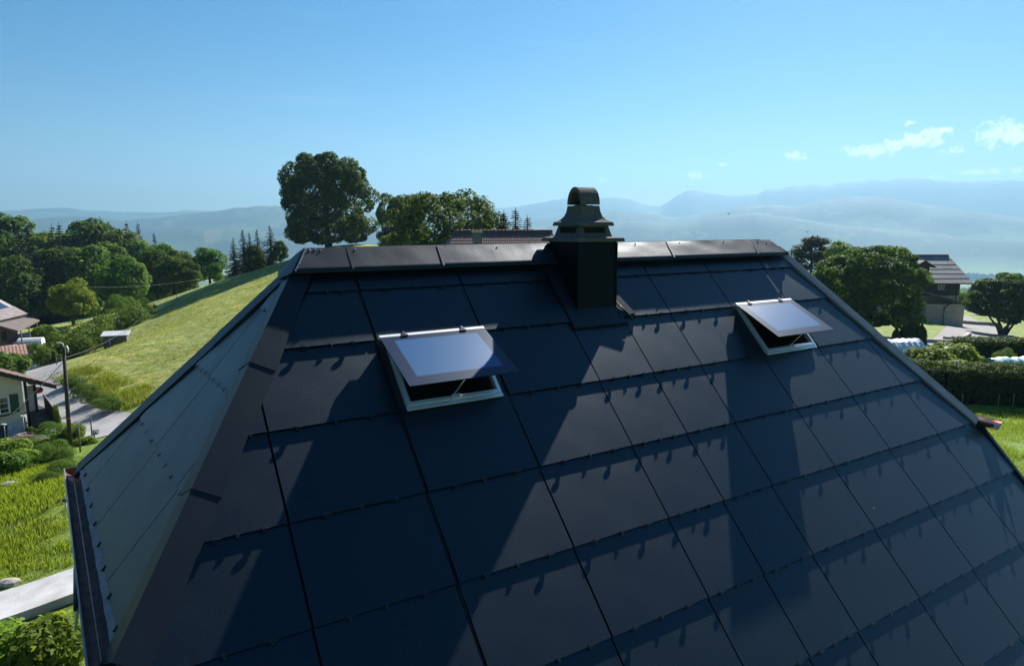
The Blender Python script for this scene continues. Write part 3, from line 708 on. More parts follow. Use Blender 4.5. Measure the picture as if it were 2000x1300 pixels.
# ---- skylights
def pane_mat(name, base, rough):
    m = mat(name, base, rough, var=.12, scale=220, spec=.36); m.node_tree.nodes['Principled BSDF'].inputs['Specular Tint'].default_value = (.50, .76, 1, 1); return m
PANE_IN = pane_mat('skylight_glass', (.018, .090, .22), .30); PANE_ED = pane_mat('skylight_frit', (.008, .020, .055), .30); PANE_ED.node_tree.nodes['Principled BSDF'].inputs['Specular IOR Level'].default_value = .24
WOODIN = mat('lining_dark', (.035, .03, .025), .8)
def skylight(u0, u1, v0, v1, th):
    mb = MB(); w = .045; hh = .042
    a0, a1, b0, b1 = u0 + .08, u1 - .10, v0 + .025, v1 - .03
    mb.box((a0, b0, -.02), (a0 + w, b1, hh), 0, MF); mb.box((a1 - w, b0, -.02), (a1, b1, hh), 0, MF)
    mb.box((a0 + w, b1 - w, -.02), (a1 - w, b1, hh), 0, MF); mb.box((a0 + w, b0, -.02), (a1 - w, b0 + w, hh), 0, MF)
    mb.box((a0 - .01, b0 - .045, .004), (a1 + .01, b0 - .002, .03), 0, MF)
    sk = part(mb, "skylight", ALU, bevel=.004)
    mb = MB()  # surround (dark flashing in the gap) and shaft lining
    for q in (((u0 + .012, v0), (a0, v1)), ((a1, v0), (u1 - .012, v1)), ((a0, b1), (a1, v1 - .002)), ((a0, v0), (a1, b0 - .05))): mb.box((q[0][0], q[0][1], -.05), (q[1][0], q[1][1], -.028), 0, MF)
    part(mb, "surround", EDGE, sk)
    mb = MB(); i0, i1, j0, j1 = a0 + w * .9, a1 - w * .9, b0 + w * .9, b1 - w * .9
    for q in (((i0 - .02, j0 - .02), (i0, j1 + .02)), ((i1, j0 - .02), (i1 + .02, j1 + .02)), ((i0, j1), (i1, j1 + .02)), ((i0, j0 - .02), (i1, j0))): mb.box((q[0][0], q[0][1], -.6), (q[1][0], q[1][1], -.021), 0, MF)
    mb.box((i0 - .02, j0 - .02, -.62), (i1 + .02, j1 + .02, -.6), 0, MF); part(mb, "shaft_lining", WOODIN, sk)
    # sash: glass sheet hinged along the top
    Lp = v1 - v0 - .015; Wp = u1 - u0 - .02
    MH = MF @ Matrix.Translation((u0 + .01, v1 - .008, .075)) @ Matrix.Rotation(-th, 4, 'X')   # local: x across, -y down the sheet
    e = .135
    mb = MB(); mb.box((e, -Lp + e, -.008), (Wp - e, -e * .75, 0), 0, MH); pane = part(mb, "pane", PANE_IN, sk)
    mb = MB()
    mb.box((0, -Lp, -.008), (Wp, -Lp + e, 0), 0, MH); mb.box((0, -e * .75, -.008), (Wp, -.03, 0), 0, MH)
    mb.box((0, -Lp + e, -.008), (e, -e * .75, 0), 0, MH); mb.box((Wp - e, -Lp + e, -.008), (Wp, -e * .75, 0), 0, MH); part(mb, "pane_border", PANE_ED, sk)
    mb = MB(); mb.box((.0, -.03, -.03), (Wp, .012, .004), 0, MH); part(mb, "hinge_bar", mat('hinge_white', (.82, .80, .78), .3, metal=.2, var=.04), sk)
    mb = MB()
    mb.box((.06, -Lp + .05, -.035), (Wp - .06, -Lp + .08, -.008), 0, MH); mb.box((.06, -Lp + .08, -.035), (.09, -.04, -.008), 0, MH); mb.box((Wp - .09, -Lp + .08, -.035), (Wp - .06, -.04, -.008), 0, MH); part(mb, "sash_frame", mat('sash_grey', (.16, .17, .18), .4, metal=.4), sk)
    mb = MB(); um = (a0 + a1) / 2
    mb.tube([PF(um - .03, b0 + .04, .05), MH @ Vector((Wp * .53, -Lp + .07, -.03))], .008, 6); part(mb, "stay_rod", STEEL, sk)
    mb = MB(); mb.box((um - .05, b0 + .0, hh), (um + .05, b0 + .05, hh + .018), 0, MF); part(mb, "lock_block", ALU, sk)
    for f in (.22, .78):
        mb = MB(); mb.box((f * Wp - .035, -.045, .002), (f * Wp + .035, -.015, .016), 0, MH); mb.box((f * Wp - .012, -.03, .01), (f * Wp + .012, .03, .02), 0, MH); part(mb, "hinge", CLIPM, sk)
    return sk
skylight(2.618, 3.914, 2.934, 3.814, R(20.5))
skylight(8.237, 9.553, 2.934, 3.814, R(20.0))

# ---- walls under the roof, folded awning on the gable wall
mb = MB()
WZ = -9.6
sec = [(.45, 2.55, WZ), (.45, 12.75, WZ), (.45, 12.75, -6.0), (.45, 10.0, -3.12), (.45, 5.3, -3.12), (.45, 2.55, -6.0)]
mb.loft([[(x, y, z) for _, y, z in sec] for x in (.45, 11.6)]); part(mb, "wall", RENDER_)
AWN = mat('awning_fabric', (.55, .48, .30), .85, var=.15, scale=5)
mb = MB(); yA_, yB_ = 10.15, 11.45
mb.loft([[Vector((.44, y, -4.62 - .03 * k)), Vector((-.40, y, -5.02 - .03 * k)), Vector((-.46, y, -5.32)), Vector((-.44, y, -5.34)), Vector((-.38, y, -5.06 - .03 * k)), Vector((.44, y, -4.66 - .03 * k))] for k, y in zip((0, 1, 0, 1, 0, 1, 0), np.linspace(yA_, yB_, 7))])
aw = part(mb, "awning", AWN)
mb = MB(); mb.tube([(-.42, yA_, -5.03), (-.42, yB_, -5.03)], .03, 6); part(mb, "awning_bar", EDGE, aw)
for y in (yA_ + .1, yB_ - .1):
    mb = MB(); mb.tube([(.44, y, -5.15), (-.42, y, -5.05)], .02, 6); part(mb, "awning_arm", EDGE, aw)
mb = MB(); mb.box((-.30, 8.62, -3.42), (.5, 8.74, -3.28)); part(mb, "purlin_end", mat('weathered_beam', (.33, .31, .28), .9, var=.25, scale=8))
# ================================================================== PLANTS
def unit(v): return v / (np.linalg.norm(v, axis=-1, keepdims=True) + 1e-9)
def leaf_quads(P, Nn, size, asp, rng, fold=.18, tang=None):
    n = len(P); Nn = unit(Nn); t = rng.normal(size=(n, 3)) if tang is None else tang + rng.normal(size=(n, 3)) * .35
    t = unit(t - (t * Nn).sum(-1, keepdims=True) * Nn); b = np.cross(Nn, t)
    s = (size * rng.uniform(.6, 1.35, n))[:, None]
    return np.stack([P - t * s, P + b * s * asp + Nn * s * fold, P + t * s, P - b * s * asp + Nn * s * fold], 1)
def sph(rng, n): return unit(rng.normal(size=(n, 3)))
def crown_pts(rng, ax, az, cz, K, lump, L, inner=.55, ay=None, low=-.75, jag=.0, squash=.85, box=1., zmin=-9):
    ay = ay or ax
    i = np.arange(K) + .5; ph = np.arccos(1 - 2 * i / K); th = PI * (1 + 5 ** .5) * i + rng.uniform(0, 6)
    d = np.stack([np.cos(th) * np.sin(ph), np.sin(th) * np.sin(ph), np.cos(ph)], -1) + rng.normal(size=(K, 3)) * .12
    d = unit(d); d = d[d[:, 2] > low]; K = len(d)
    q = rng.uniform(inner, .9, K) + jag * rng.normal(size=K)
    db = np.sign(d) * np.abs(d) ** box
    C = db * q[:, None] * np.array([ax, ay, az]) + np.array([0, 0, cz])
    kz = C[:, 2] > zmin; C = C[kz]; d = d[kz]; K = len(d)
    r = lump * ax * rng.uniform(.65, 1.35, K)
    dd = sph(rng, K * L).reshape(K, L, 3)
    out = unit(d)[:, None]
    flip = (dd * out).sum(-1) < -.35; dd[flip] *= -1
    P = C[:, None] + dd * (r[:, None] * rng.uniform(.72, 1.06, (K, L)))[..., None] * np.array([1, 1, squash])
    Nn = dd * .75 + np.array([0, 0, .35]) + rng.normal(size=dd.shape) * .4
    return P.reshape(-1, 3), Nn.reshape(-1, 3), C
def trunk_mesh(name, m, seed, H0, r, C, nb=9, base=.0, lean=.02):
    rng = np.random.default_rng(seed); mb = MB()
    tp = [(rng.normal() * lean * f, rng.normal() * lean * f, base + (H0 - base) * f) for f in np.linspace(0, 1, 6)]
    mb.tube(tp, [r * 1.5, r * 1.05, r * .9, r * .75, r * .55, r * .3], 9)
    for c in C[rng.permutation(len(C))[:nb]]:
        f = rng.uniform(.45, .95); p0 = Vector(tp[0]).lerp(Vector(tp[-1]), f); c = Vector(c); mid = p0.lerp(c, .5) + Vector((0, 0, .03 * H0))
        mb.tube([p0, mid, c], [r * .4, r * .25, r * .06], 6)
    return mb.mesh(name, m)
BARK = mat('bark', (.075, .06, .045), .95, var=.4, scale=4, bump=.6, bscale=12, stretch=(1, 1, .3))
BARKD = mat('bark_dark', (.04, .034, .03), .95, var=.4, scale=4)
L_MID = leaf_mat('leaf_mid', (.042, .095, .016), (.112, .190, .034))
L_DARK = leaf_mat('leaf_dark', (.020, .050, .010), (.074, .130, .022), .36)
L_BRIGHT = leaf_mat('leaf_bright', (.085, .150, .020), (.190, .260, .044), .42)
L_OLIVE = leaf_mat('leaf_olive', (.030, .060, .014), (.084, .118, .026), .35, (1.7, 1.6, .7))
L_CONI = leaf_mat('needle_dark', (.010, .021, .012), (.026, .042, .020), .15)
L_CONI2 = leaf_mat('needle_blue', (.022, .034, .022), (.045, .062, .034), .2)
L_HEDGE = leaf_mat('leaf_hedge', (.016, .040, .009), (.066, .110, .022), .34)
L_YEL = leaf_mat('leaf_yellowgreen', (.10, .14, .020), (.20, .22, .04), .4)
L_SILVER = leaf_mat('leaf_silver', (.12, .17, .13), (.26, .31, .26), .3)
def deciduous(seed, m, ax=.36, az=.42, cz=.56, K=46, lump=.34, L=260, size=.021, H0=.75, bark=BARK, core=0, **kw):
    rng = np.random.default_rng(seed); P, Nn, C = crown_pts(rng, ax, az, cz, K, lump, L, **kw)
    if core:
        P2, N2, _ = crown_pts(rng, ax * .62, az * .66, cz, core, .42, 160, inner=.2, zmin=.1); P = np.concatenate([P, P2]); Nn = np.concatenate([Nn, N2])
    P[:, 2] = np.maximum(P[:, 2], .03 + rng.uniform(0, .05, len(P)))
    return quads_mesh('crown', leaf_quads(P, Nn, size, .6, rng), m), trunk_mesh('trunk', bark, seed, H0, .028, C)
def spruce(seed, m, rad=.36, whorls=36, size=.03, droop=.30, power=1.0):
    rng = np.random.default_rng(seed); P, Nn, T, S = [], [], [], []
    for k in range(whorls):
        z = .06 + .92 * k / whorls; R_ = rad * (1 - (k / whorls)) ** power * rng.uniform(.78, 1.12) + .008; nb = int(5 + 6 * (1 - k / whorls))
        for j in range(nb):
            a = rng.uniform(0, 2 * PI); d = np.array([math.cos(a), math.sin(a), 0]); n = max(3, int(R_ / size * 1.7)); Rb = R_ * rng.uniform(.7, 1.1)
            for i in range(n):
                f = (i + rng.uniform(.2, .8)) / n; p = d * Rb * f + np.array([0, 0, z - droop * Rb * f * (1.2 - .5 * f)])
                for s in (-1, 1):
                    side = np.array([-d[1], d[0], 0]) * s
                    S.append(.5 + .5 * (1 - k / whorls)); P.append(p + side * size * .35 * (1.2 - f)); T.append(d * .8 + side * .7 + np.array([0, 0, -.35])); Nn.append(np.array([0, 0, 1.]) + rng.normal(size=3) * .45)
    V = leaf_quads(np.array(P), np.array(Nn), size * np.array(S), .33, rng, tang=np.array(T))
    mb = MB(); mb.tube([(0, 0, 0), (0, 0, .5), (0, 0, 1.0)], [.018, .011, .002], 7)
    return quads_mesh('crown', V, m), mb.mesh('trunk', BARKD)
def tree(name, proto, loc, H, label, group=None, cat='tree', wid=1., rz=None, parts=('trunk', 'crown')):
    rz = random.uniform(0, 6.28) if rz is None else rz
    e = empty(name, loc, rz, label, cat, group); e.scale = (H * wid, H * wid, H)
    place(parts[0], proto[1], e); place(parts[1], proto[0], e); return e
def tree_px(name, proto, px, ytop, depth, label, group=None, wid=1., rz=None, sink=.15, cat='tree'):
    """stands on the ground at that pixel column and depth; its top reaches ytop"""
    t = at(px, ytop, depth); z = G(t.x, t.y) - sink
    return tree(name, proto, (t.x, t.y, z), t.z - z, label, group, cat, wid, rz)

DEC = [deciduous(21, L_MID), deciduous(22, L_MID, ax=.40, az=.40, cz=.55, K=52), deciduous(23, L_DARK, ax=.33, az=.45, cz=.53, K=44)]
DECB = deciduous(24, L_BRIGHT, ax=.44, az=.42, cz=.52, K=50, lump=.30, jag=.08)
SPR = [spruce(31, L_CONI), spruce(32, L_CONI, rad=.30, whorls=40)]
# --- the wood on the left slope: (px, ytop, depth, kind, width factor, where words)
FG = 'trees of the wood on the left slope'
wood = [
 (8, 417, 165, 'd2', 1.0, 'tall dark green leafy tree at the far left edge of the wood'),
 (30, 436, 150, 's0', 1.1, 'dark spruce nearest the left edge of the picture'),
 (52, 432, 158, 's1', 1.0, 'second dark spruce from the left edge of the picture'),
 (78, 452, 172, 'd0', 1.0, 'rounded leafy tree between the two leftmost pairs of spruces'),
 (100, 436, 160, 's0', .9, 'left one of the close pair of spruces before the pale hills'),
 (114, 433, 164, 's1', .95, 'right one of the close pair of spruces before the pale hills'),
 (140, 455, 168, 'd1', .9, 'leafy tree just right of the close pair of spruces'),
 (155, 428, 178, 's1', .9, 'slim spruce tip left of the broad leafy treetop on the skyline'),
 (172, 428, 175, 'd2', .95, 'broad leafy treetop highest on the skyline of the wood'),
 (205, 436, 172, 'd0', .95, 'rounded leafy treetop on the skyline left of the twin spruces'),
 (228, 452, 168, 'd2', .8, 'leafy treetop just below the twin spruces'),
 (246, 430, 178, 's0', .85, 'left one of the twin spruces rising from the skyline'),
 (268, 432, 178, 's1', .85, 'right one of the twin spruces rising from the skyline'),
 (262, 468, 165, 'd2', .9, 'dark leafy tree below the twin spruces'),
 (300, 452, 172, 's1', .8, 'small spruce tip right of the twin spruces'),
 (312, 474, 160, 'd0', .9, 'leafy tree sloping down right of the small spruce tip'),
 (20, 500, 128, 'd2', 1.0, 'big dark tree low at the left edge behind the farmhouse'),
 (70, 488, 132, 's0', 1.3, 'bulky dark spruce standing behind the bright bushy tree'),
 (110, 482, 136, 'd2', .95, 'dark leafy tree above the bright bushy tree'),
 (160, 478, 138, 'd0', .95, 'mid green leafy tree in the middle rank of the wood'),
 (205, 474, 146, 'd1', .85, 'mid green leafy tree below the rounded treetop on the skyline'),
 (240, 500, 112, 'd1', 1.12, 'broad sunlit green tree at the edge of the mown meadow'),
 (300, 488, 128, 'd2', .95, 'dark leafy tree behind the broad sunlit green tree'),
 (335, 498, 122, 'd0', 1.0, 'green leafy tree right of the broad sunlit tree'),
 (368, 508, 116, 'd1', .85, 'small rounded tree on the meadow edge left of the gap'),
 (350, 486, 140, 'd0', .8, 'leafy tree half hidden behind the small rounded tree'),
 (405, 482, 128, 'd0', 1.0, 'rounded tree standing alone before the blue valley gap'),
 (455, 462, 138, 's0', 1.0, 'spruce at the left of the group before the big hilltop tree'),
 (473, 446, 142, 's1', 1.1, 'tall spruce second from left before the big hilltop tree'),
 (486, 452, 146, 's0', .9, 'slim spruce third from left before the big hilltop tree'),
 (501, 446, 144, 's1', 1.05, 'tall spruce fourth from left before the big hilltop tree'),
 (526, 438, 140, 's0', 1.2, 'tallest spruce beside the left edge of the big hilltop tree'),
 (497, 478, 122, 'd2', 1.05, 'low round bushy tree below the spruces on the meadow crest'),
 (545, 470, 128, 'd2', .95, 'dark tree under the left side of the big hilltop tree'),
]
pd = {'d0': DEC[0], 'd1': DEC[1], 'd2': DEC[2], 's0': SPR[0], 's1': SPR[1]}
for px, yt, dp, k, w, lb in wood:
    tree_px('spruce_tree' if k[0] == 's' else 'leafy_tree', pd[k], px, yt, dp, lb, FG, w)
tree_px('bushy_tree', DECB, 135, 545, 96, 'bright yellowish green bushy tree above the hillside hedge', None, 1.05)
# --- hilltop trees
LIN = deciduous(41, L_DARK, core=44, zmin=.10, jag=.05, ax=.45, az=.53, cz=.43, K=170, lump=.185, L=330, size=.0125, inner=.66, H0=.8, bark=BARKD, low=-.97, box=.78)
tree_px('lime_tree', LIN, 634, 289, 123, 'huge round-crowned dark tree alone on the hilltop', None, 1.0, .4)
LIN2 = deciduous(42, L_DARK, core=30, zmin=.08, jag=.05, ax=.46, az=.54, cz=.43, K=90, lump=.22, L=300, size=.015, bark=BARKD, low=-.97, box=.8)
tree_px('lime_tree', LIN2, 785, 363, 135, 'smaller dark tree right of the huge hilltop tree', None, .85, 1.3)
WAL = deciduous(43, L_OLIVE, ax=.60, az=.44, cz=.50, low=-.97, box=.85, K=84, lump=.22, L=260, size=.017, jag=.10, inner=.6)
tree_px('walnut_tree', WAL, 868, 362, 78, 'broad olive green tree with loose spiky outline beside the red tiled roof', None, .95, 2.1)
L_LAWNB = DECB
tree_px('garden_shrub', DECB, 762, 455, 100, 'small pale shrub between the hilltop trees', None, 1.2, cat='shrub')
SPG = 'young spruces behind the red tiled roof'
for px, yt, lb in ((984, 411, 'left one of three young spruces behind the red tiled roof'), (1007, 405, 'tallest middle one of three young spruces behind the red tiled roof'), (1030, 420, 'right and lightest one of three young spruces behind the red tiled roof')):
    tree_px('young_spruce', SPR[1], px, yt, 74, lb, SPG, 1.7)
# --- right-hand trees
BIGR = deciduous(51, L_DARK, core=40, box=.88, ax=.54, az=.46, cz=.51, K=110, lump=.20, L=420, size=.0135, inner=.66, squash=.55, low=-.98, jag=.03)
tree_px('beech_tree', BIGR, 1708, 470, 70, 'broad dense dark green tree left of the grey-roofed house', None, 1.0, .9)
RT = deciduous(52, L_DARK, core=24, ax=.60, az=.40, cz=.58, K=100, lump=.20, L=380, size=.016, inner=.58, squash=.6, low=-.95, zmin=.26, jag=.06, bark=BARKD)
def multistem(seed):
    rng = np.random.default_rng(seed); mb = MB()
    for k in range(6):
        a = k * 1.05 + rng.uniform(-.2, .2); r1 = rng.uniform(.16, .34)
        mb.tube([(.03 * math.cos(a), .03 * math.sin(a), 0), (.09 * math.cos(a), .09 * math.sin(a), .14), (r1 * math.cos(a + .4), r1 * math.sin(a + .4), .34), (r1 * 1.3 * math.cos(a + .3), r1 * 1.3 * math.sin(a + .3), .62)], [.024, .018, .013, .004], 7)
    return mb.mesh('trunk', BARKD)
RT = (RT[0], multistem(5))
tree_px('spreading_tree', RT, 1972, 533, 84, 'spreading multi-stemmed tree beside the driveway at the right edge', None, 1.0, .2)
# open pine with bare gaps
def pine(seed):
    rng = np.random.default_rng(seed); P, Nn = [], []; mb = MB(); mb.tube([(0, 0, 0), (.01, 0, .5), (0, .01, .98)], [.022, .016, .006], 8)
    for k in range(15):
        z = .14 + .84 * k / 15
        for j in range(5):
            a = rng.uniform(0, 6.28); Rb = (.10 + .24 * math.sin(PI * min(1, (z * .9 + .12))) ** .8) * rng.uniform(.6, 1.1)
            tip = np.array([Rb * math.cos(a), Rb * math.sin(a), z + Rb * rng.uniform(-.15, .4)]); mb.tube([(0, 0, z - .03), tuple(tip * [.6, .6, 1]), tuple(tip)], [.006, .004, .002], 5)
            for f in (.45, .7, .95):
                c = np.array([0, 0, z]) + (tip - [0, 0, z]) * f
                n = 70; d = sph(rng, n); P.append(c + d * np.array([.072, .072, .042]) * rng.uniform(.5, 1, (n, 1))); Nn.append(d + [0, 0, .5])
    return quads_mesh('crown', leaf_quads(np.concatenate(P), np.concatenate(Nn), .017, .35, rng), L_CONI2), mb.mesh('trunk', BARKD)
PINE = pine(6)
tree_px('pine_tree', PINE, 1588, 459, 112, 'dark open-branched conifer above the right hip of the solar roof', None, 1.15, .6)
tree_px('birch_tree', DEC[0], 1640, 470, 105, 'pale airy tree between the open conifer and the dense dark tree', None, .75, .6)
tree_px('roadside_tree', DECB, 1882, 566, 128, 'light green tree behind the right corner of the grey-roofed house', None, .95, 1.)

# ------------------------------------------------------------------ hedges
def hedge_pts(rng, path, w, h, per_m, size, ztop_var=.12, topcol=False):
    """leaf shell of a clipped hedge along world points"""
    P, Nn = [], []
    for a, b in zip(path[:-1], path[1:]):
        a = Vector(a); b = Vector(b); d = b - a; L = math.hypot(d.x, d.y); nx = Vector((d.y, -d.x, 0)) / L; n = int(L * per_m)
        t = rng.uniform(0, 1, n); s = rng.uniform(-1, 1, n); q = rng.uniform(0, 1, n)
        side = rng.choice(3, n, p=[.38, .38, .24])
        off = np.where(side == 0, w / 2, np.where(side == 1, -w / 2, s * w / 2)); hz_ = np.where(side == 2, h, q * h)
        X = a.x + d.x * t + nx.x * off; Y = a.y + d.y * t + nx.y * off; Z0 = a.z + d.z * t
        bul = vnoise(X * 3, Y * 3 + Z0, 1.7, 3) * .35; hv = vnoise(X, Y, 1.1, 8) * ztop_var * 2 + vnoise(X, Y, .35, 2) * ztop_var
        X = X + nx.x * bul * np.sign(off) * w * .5; Y = Y + nx.y * bul * np.sign(off) * w * .5
        P.append(np.stack([X, Y, Z0 + hz_ + hv * (hz_ / h)], -1) + rng.normal(size=(n, 3)) * .04)
        nn = np.stack([np.where(side == 2, 0, nx.x * np.sign(off)), np.where(side == 2, 0, nx.y * np.sign(off)), np.where(side == 2, 1, .2)], -1); Nn.append(nn + rng.normal(size=(n, 3)) * .5)
    return np.concatenate(P), np.concatenate(Nn)
def gpath(lst):
    out = []
    for p_ in lst: q = at(*p_); out.append((q.x, q.y, G(q.x, q.y) - .05))
    return out
def hedge(name, lst, w, h, per_m, size, m, label, seed, var=.12):
    rng = np.random.default_rng(seed); path = gpath(lst); o0 = Vector(path[0])
    P, Nn = hedge_pts(rng, path, w, h, per_m, size, var)
    e = empty(name, o0, 0, label, 'hedge')
    me = quads_mesh('foliage', leaf_quads(P - np.array(o0), Nn, size, .6, rng), m); place('foliage', me, e)
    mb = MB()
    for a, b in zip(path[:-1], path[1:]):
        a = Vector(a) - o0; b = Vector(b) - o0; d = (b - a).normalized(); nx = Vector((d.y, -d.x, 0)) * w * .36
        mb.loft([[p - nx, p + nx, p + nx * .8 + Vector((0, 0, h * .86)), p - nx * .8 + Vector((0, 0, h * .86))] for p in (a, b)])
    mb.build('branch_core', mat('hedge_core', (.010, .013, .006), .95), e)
    return e
hedge('hedge', [(2080,775,34.5),(1990,782,35),(1910,785,35.6),(1840,790,36),(1760,790,37)], 1.3, 2.05, 2600, .05, L_HEDGE, 'tall clipped hedge with light stakes along the green lawn', 61, .16)
hedge('hedge', [(2080,700,49),(1990,703,49.5),(1925,705,50.5),(1855,706,51.5)], 1.2, 1.55, 1900, .055, L_HEDGE, 'dark clipped hedge between the driveway and the vegetable garden', 62, .08)
def wild_hedge(lst, label, seed):
    rng = np.random.default_rng(seed); path = gpath(lst); o0 = Vector(path[0]); e = empty('hedge', o0, 0, label, 'hedge'); PP, NN = [], []; mb = MB()
    for a_, b_ in zip(path[:-1], path[1:]):
        a_ = Vector(a_); b_ = Vector(b_); n = max(2, int((b_ - a_).length * 1.5))
        for i in range(n):
            q = a_.lerp(b_, (i + rng.uniform(0, 1)) / n) + Vector((rng.normal() * .7, rng.normal() * .7, 0)) - o0; h = rng.uniform(1.5, 3.0)
            P, Nn, C = crown_pts(rng, h * .55, h * .5, h * .5, 7, .55, 110, inner=.3, low=-.9)
            PP.append(P + np.array(q)); NN.append(Nn); mb.tube([q, q + Vector((0, 0, h * .6))], [.06, .02], 5)
    place('foliage', quads_mesh('foliage', leaf_quads(np.concatenate(PP), np.concatenate(NN), .12, .6, rng), L_MID), e); mb.build('stem', BARKD, e)
wild_hedge([(75,700,73),(110,685,76),(150,668,80),(200,650,85),(255,634,89),(292,618,94)], 'overgrown hedge climbing the meadow behind the small grey shed', 63)
wild_hedge([(100,700,70.5),(140,690,74),(185,668,79)], 'lower row of overgrown bushes left of the small grey shed', 64)
# stakes along the tall hedge
for i, px in enumerate((1797, 1852, 1870, 1940, 1969)):
    p = at(px, 786, 34.6); z = G(p.x, p.y); mb = MB(); mb.tube([(0, 0, -.1), (.01, 0, .75)], .022, 6)
    tag(mb.build('hedge_stake', mat('stake_wood', (.22, .19, .14), .9), None, None, (p.x, p.y - .35, z)), ['leftmost', 'second', 'third', 'fourth', 'rightmost'][i] + ' pale stake from the left at the foot of the tall hedge', 'stake', 'stakes before the tall hedge')
# thujas
def thuja(seed):
    rng = np.random.default_rng(seed); n = 5200; z = rng.uniform(0, 1, n) ** .85; a = rng.uniform(0, 6.28, n)
    r = .17 * (1 - np.clip((z - .55) / .45, 0, 1) ** 2.2) * (.9 + .1 * np.sin(a * 5 + z * 20)) * rng.uniform(.85, 1.06, n)
    P = np.stack([r * np.cos(a), r * np.sin(a), z * .97 + .02], -1); Nn = np.stack([np.cos(a), np.sin(a), .2 + 0 * a], -1) + rng.normal(size=(n, 3)) * .3
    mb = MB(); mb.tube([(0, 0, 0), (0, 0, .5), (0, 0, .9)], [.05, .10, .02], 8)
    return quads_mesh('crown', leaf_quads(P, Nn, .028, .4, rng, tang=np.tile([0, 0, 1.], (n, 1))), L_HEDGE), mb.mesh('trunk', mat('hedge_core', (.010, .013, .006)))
TH = thuja(7)
THG = 'columnar thujas before the grey-roofed house'
for px, yt, dp, w, lb in ((1752, 640, 60, 1.2, 'short columnar thuja at the left of its row'), (1766, 636, 60.5, 1.1, 'second columnar thuja from the left, nearly as short as the first'), (1781, 627, 60, 1.25, 'tallest columnar thuja, third in the row'), (1793, 634, 60, 1.2, 'fourth columnar thuja, between the tallest and the last'), (1801, 633, 59.5, 1.2, 'last columnar thuja at the right end of its row')):
    tree_px('thuja', TH, px, yt, dp, lb, THG, w, None, .1)
# ------------------------------------------------------------------ garden shrubs
def bush(seed, m, n=6000, size=.05, asp=.5, K=16, lump=.5):
    rng = np.random.default_rng(seed); P, Nn, C = crown_pts(rng, .5, .46, .46, K, lump, n // K, inner=.3, low=-.8, jag=.08)
    mb = MB()
    for c in C[:7]: mb.tube([(0, 0, 0), tuple(np.array(c) * [.4, .4, .55]), tuple(c)], [.022, .015, .006], 5)
    return quads_mesh('foliage', leaf_quads(P, Nn, size, asp, rng), m), mb.mesh('stem', BARK)
B_BR = bush(71, L_BRIGHT); B_MID = bush(72, L_MID); B_FINE = bush(73, L_MID, 7000, .03, .35); B_YEL = bush(74, L_YEL, 3500); B_SIL = bush(75, L_SILVER, 3000, .045, .3); B_BIGL = bush(76, L_BRIGHT, 3300, .046, .62, K=24, lump=.42)
def shrub(proto, px, py, dp, H, label, group=None, wid=1.1, cat='shrub', name='garden_shrub'):
    p = at(px, py, dp); return tree(name, proto, (p.x, p.y, G(p.x, p.y) - .05), H, label, group, cat, wid, None, ('stem', 'foliage'))
GL = 'shrubs of the garden below the cottage'
shrub(B_BIGL, 92, 1325, 11.9, 1.55, 'large-leaved green bush beside the concrete path at the bottom edge', None, 1.0)
shrub(B_BIGL, -12, 1330, 12.2, 1.2, 'bush cut by the bottom left corner of the picture', None, 1.2)
for px, py, dp, H, pr, w, lb in ((10, 905, 31, 1.45, B_BR, 1.3, 'tall bright green shrub at the left edge below the cottage railing'), (45, 925, 28.5, 1.05, B_BR, 1.3, 'bright green shrub second from the left edge below the railing'), (-15, 950, 27, 1.4, B_MID, 1.3, 'dark green shrub cut by the left edge above the lawn'),
      (78, 925, 29.5, 1.1, B_FINE, 1.5, 'fine-leaved greyish shrub at the foot of the bright shrubs'), (112, 920, 29.5, 1.2, B_FINE, 1.2, 'feathery green clump near the foot of the utility pole'), (100, 848, 41, 1.15, B_FINE, 1.7, 'dark spreading shrub between the patio and the utility pole'),
      (122, 866, 37.5, .8, B_BR, 1.4, 'light green bush left of the utility pole foot'), (148, 866, 38, 1.15, B_BR, 1.0, 'upright light green bush right of the utility pole'), (163, 880, 37, .5, B_YEL, 1.8, 'yellow-green weeds by the fence wire near the warning sign'), (175, 882, 37, .45, B_BR, 1.6, 'green clump under the warning sign'),
      (70, 868, 37, .8, B_SIL, 1.5, 'silvery blue-green leafy plant below the patio'), (85, 880, 35, .8, B_BR, 1.4, 'broad-leaved green plant right of the silvery plant'), (130, 960, 25, .7, B_FINE, 1.8, 'grey-green weeds at the edge of the lawn by the gutter'), (100, 985, 24, .5, B_FINE, 2, 'low dry clump in the lawn left of the gutter')):
    shrub(pr, px, py, dp, H, lb, GL, w)
shrub(B_FINE, 58, 836, 43.3, .75, 'grey-green pot plant by the cottage stairs', None, 1.2)
shrub(DECB and B_BR, 113, 826, 43, 2.1, 'thin young sapling beside the road left of the utility pole', None, .17)
shrub(B_MID, 12, 733, 60, 3.2, 'leafy bush rising behind the cottage roof', None, 1.0)
shrub(B_YEL, 64, 670, 83, 1.1, 'yellow flowering bush beside the farmhouse canopy', None, 2.2)
shrub(B_BR, 88, 655, 86, 2.4, 'light green shrub at the end of the farmhouse canopy', None, 1.2)
GR_ = 'shrubs of the vegetable garden'
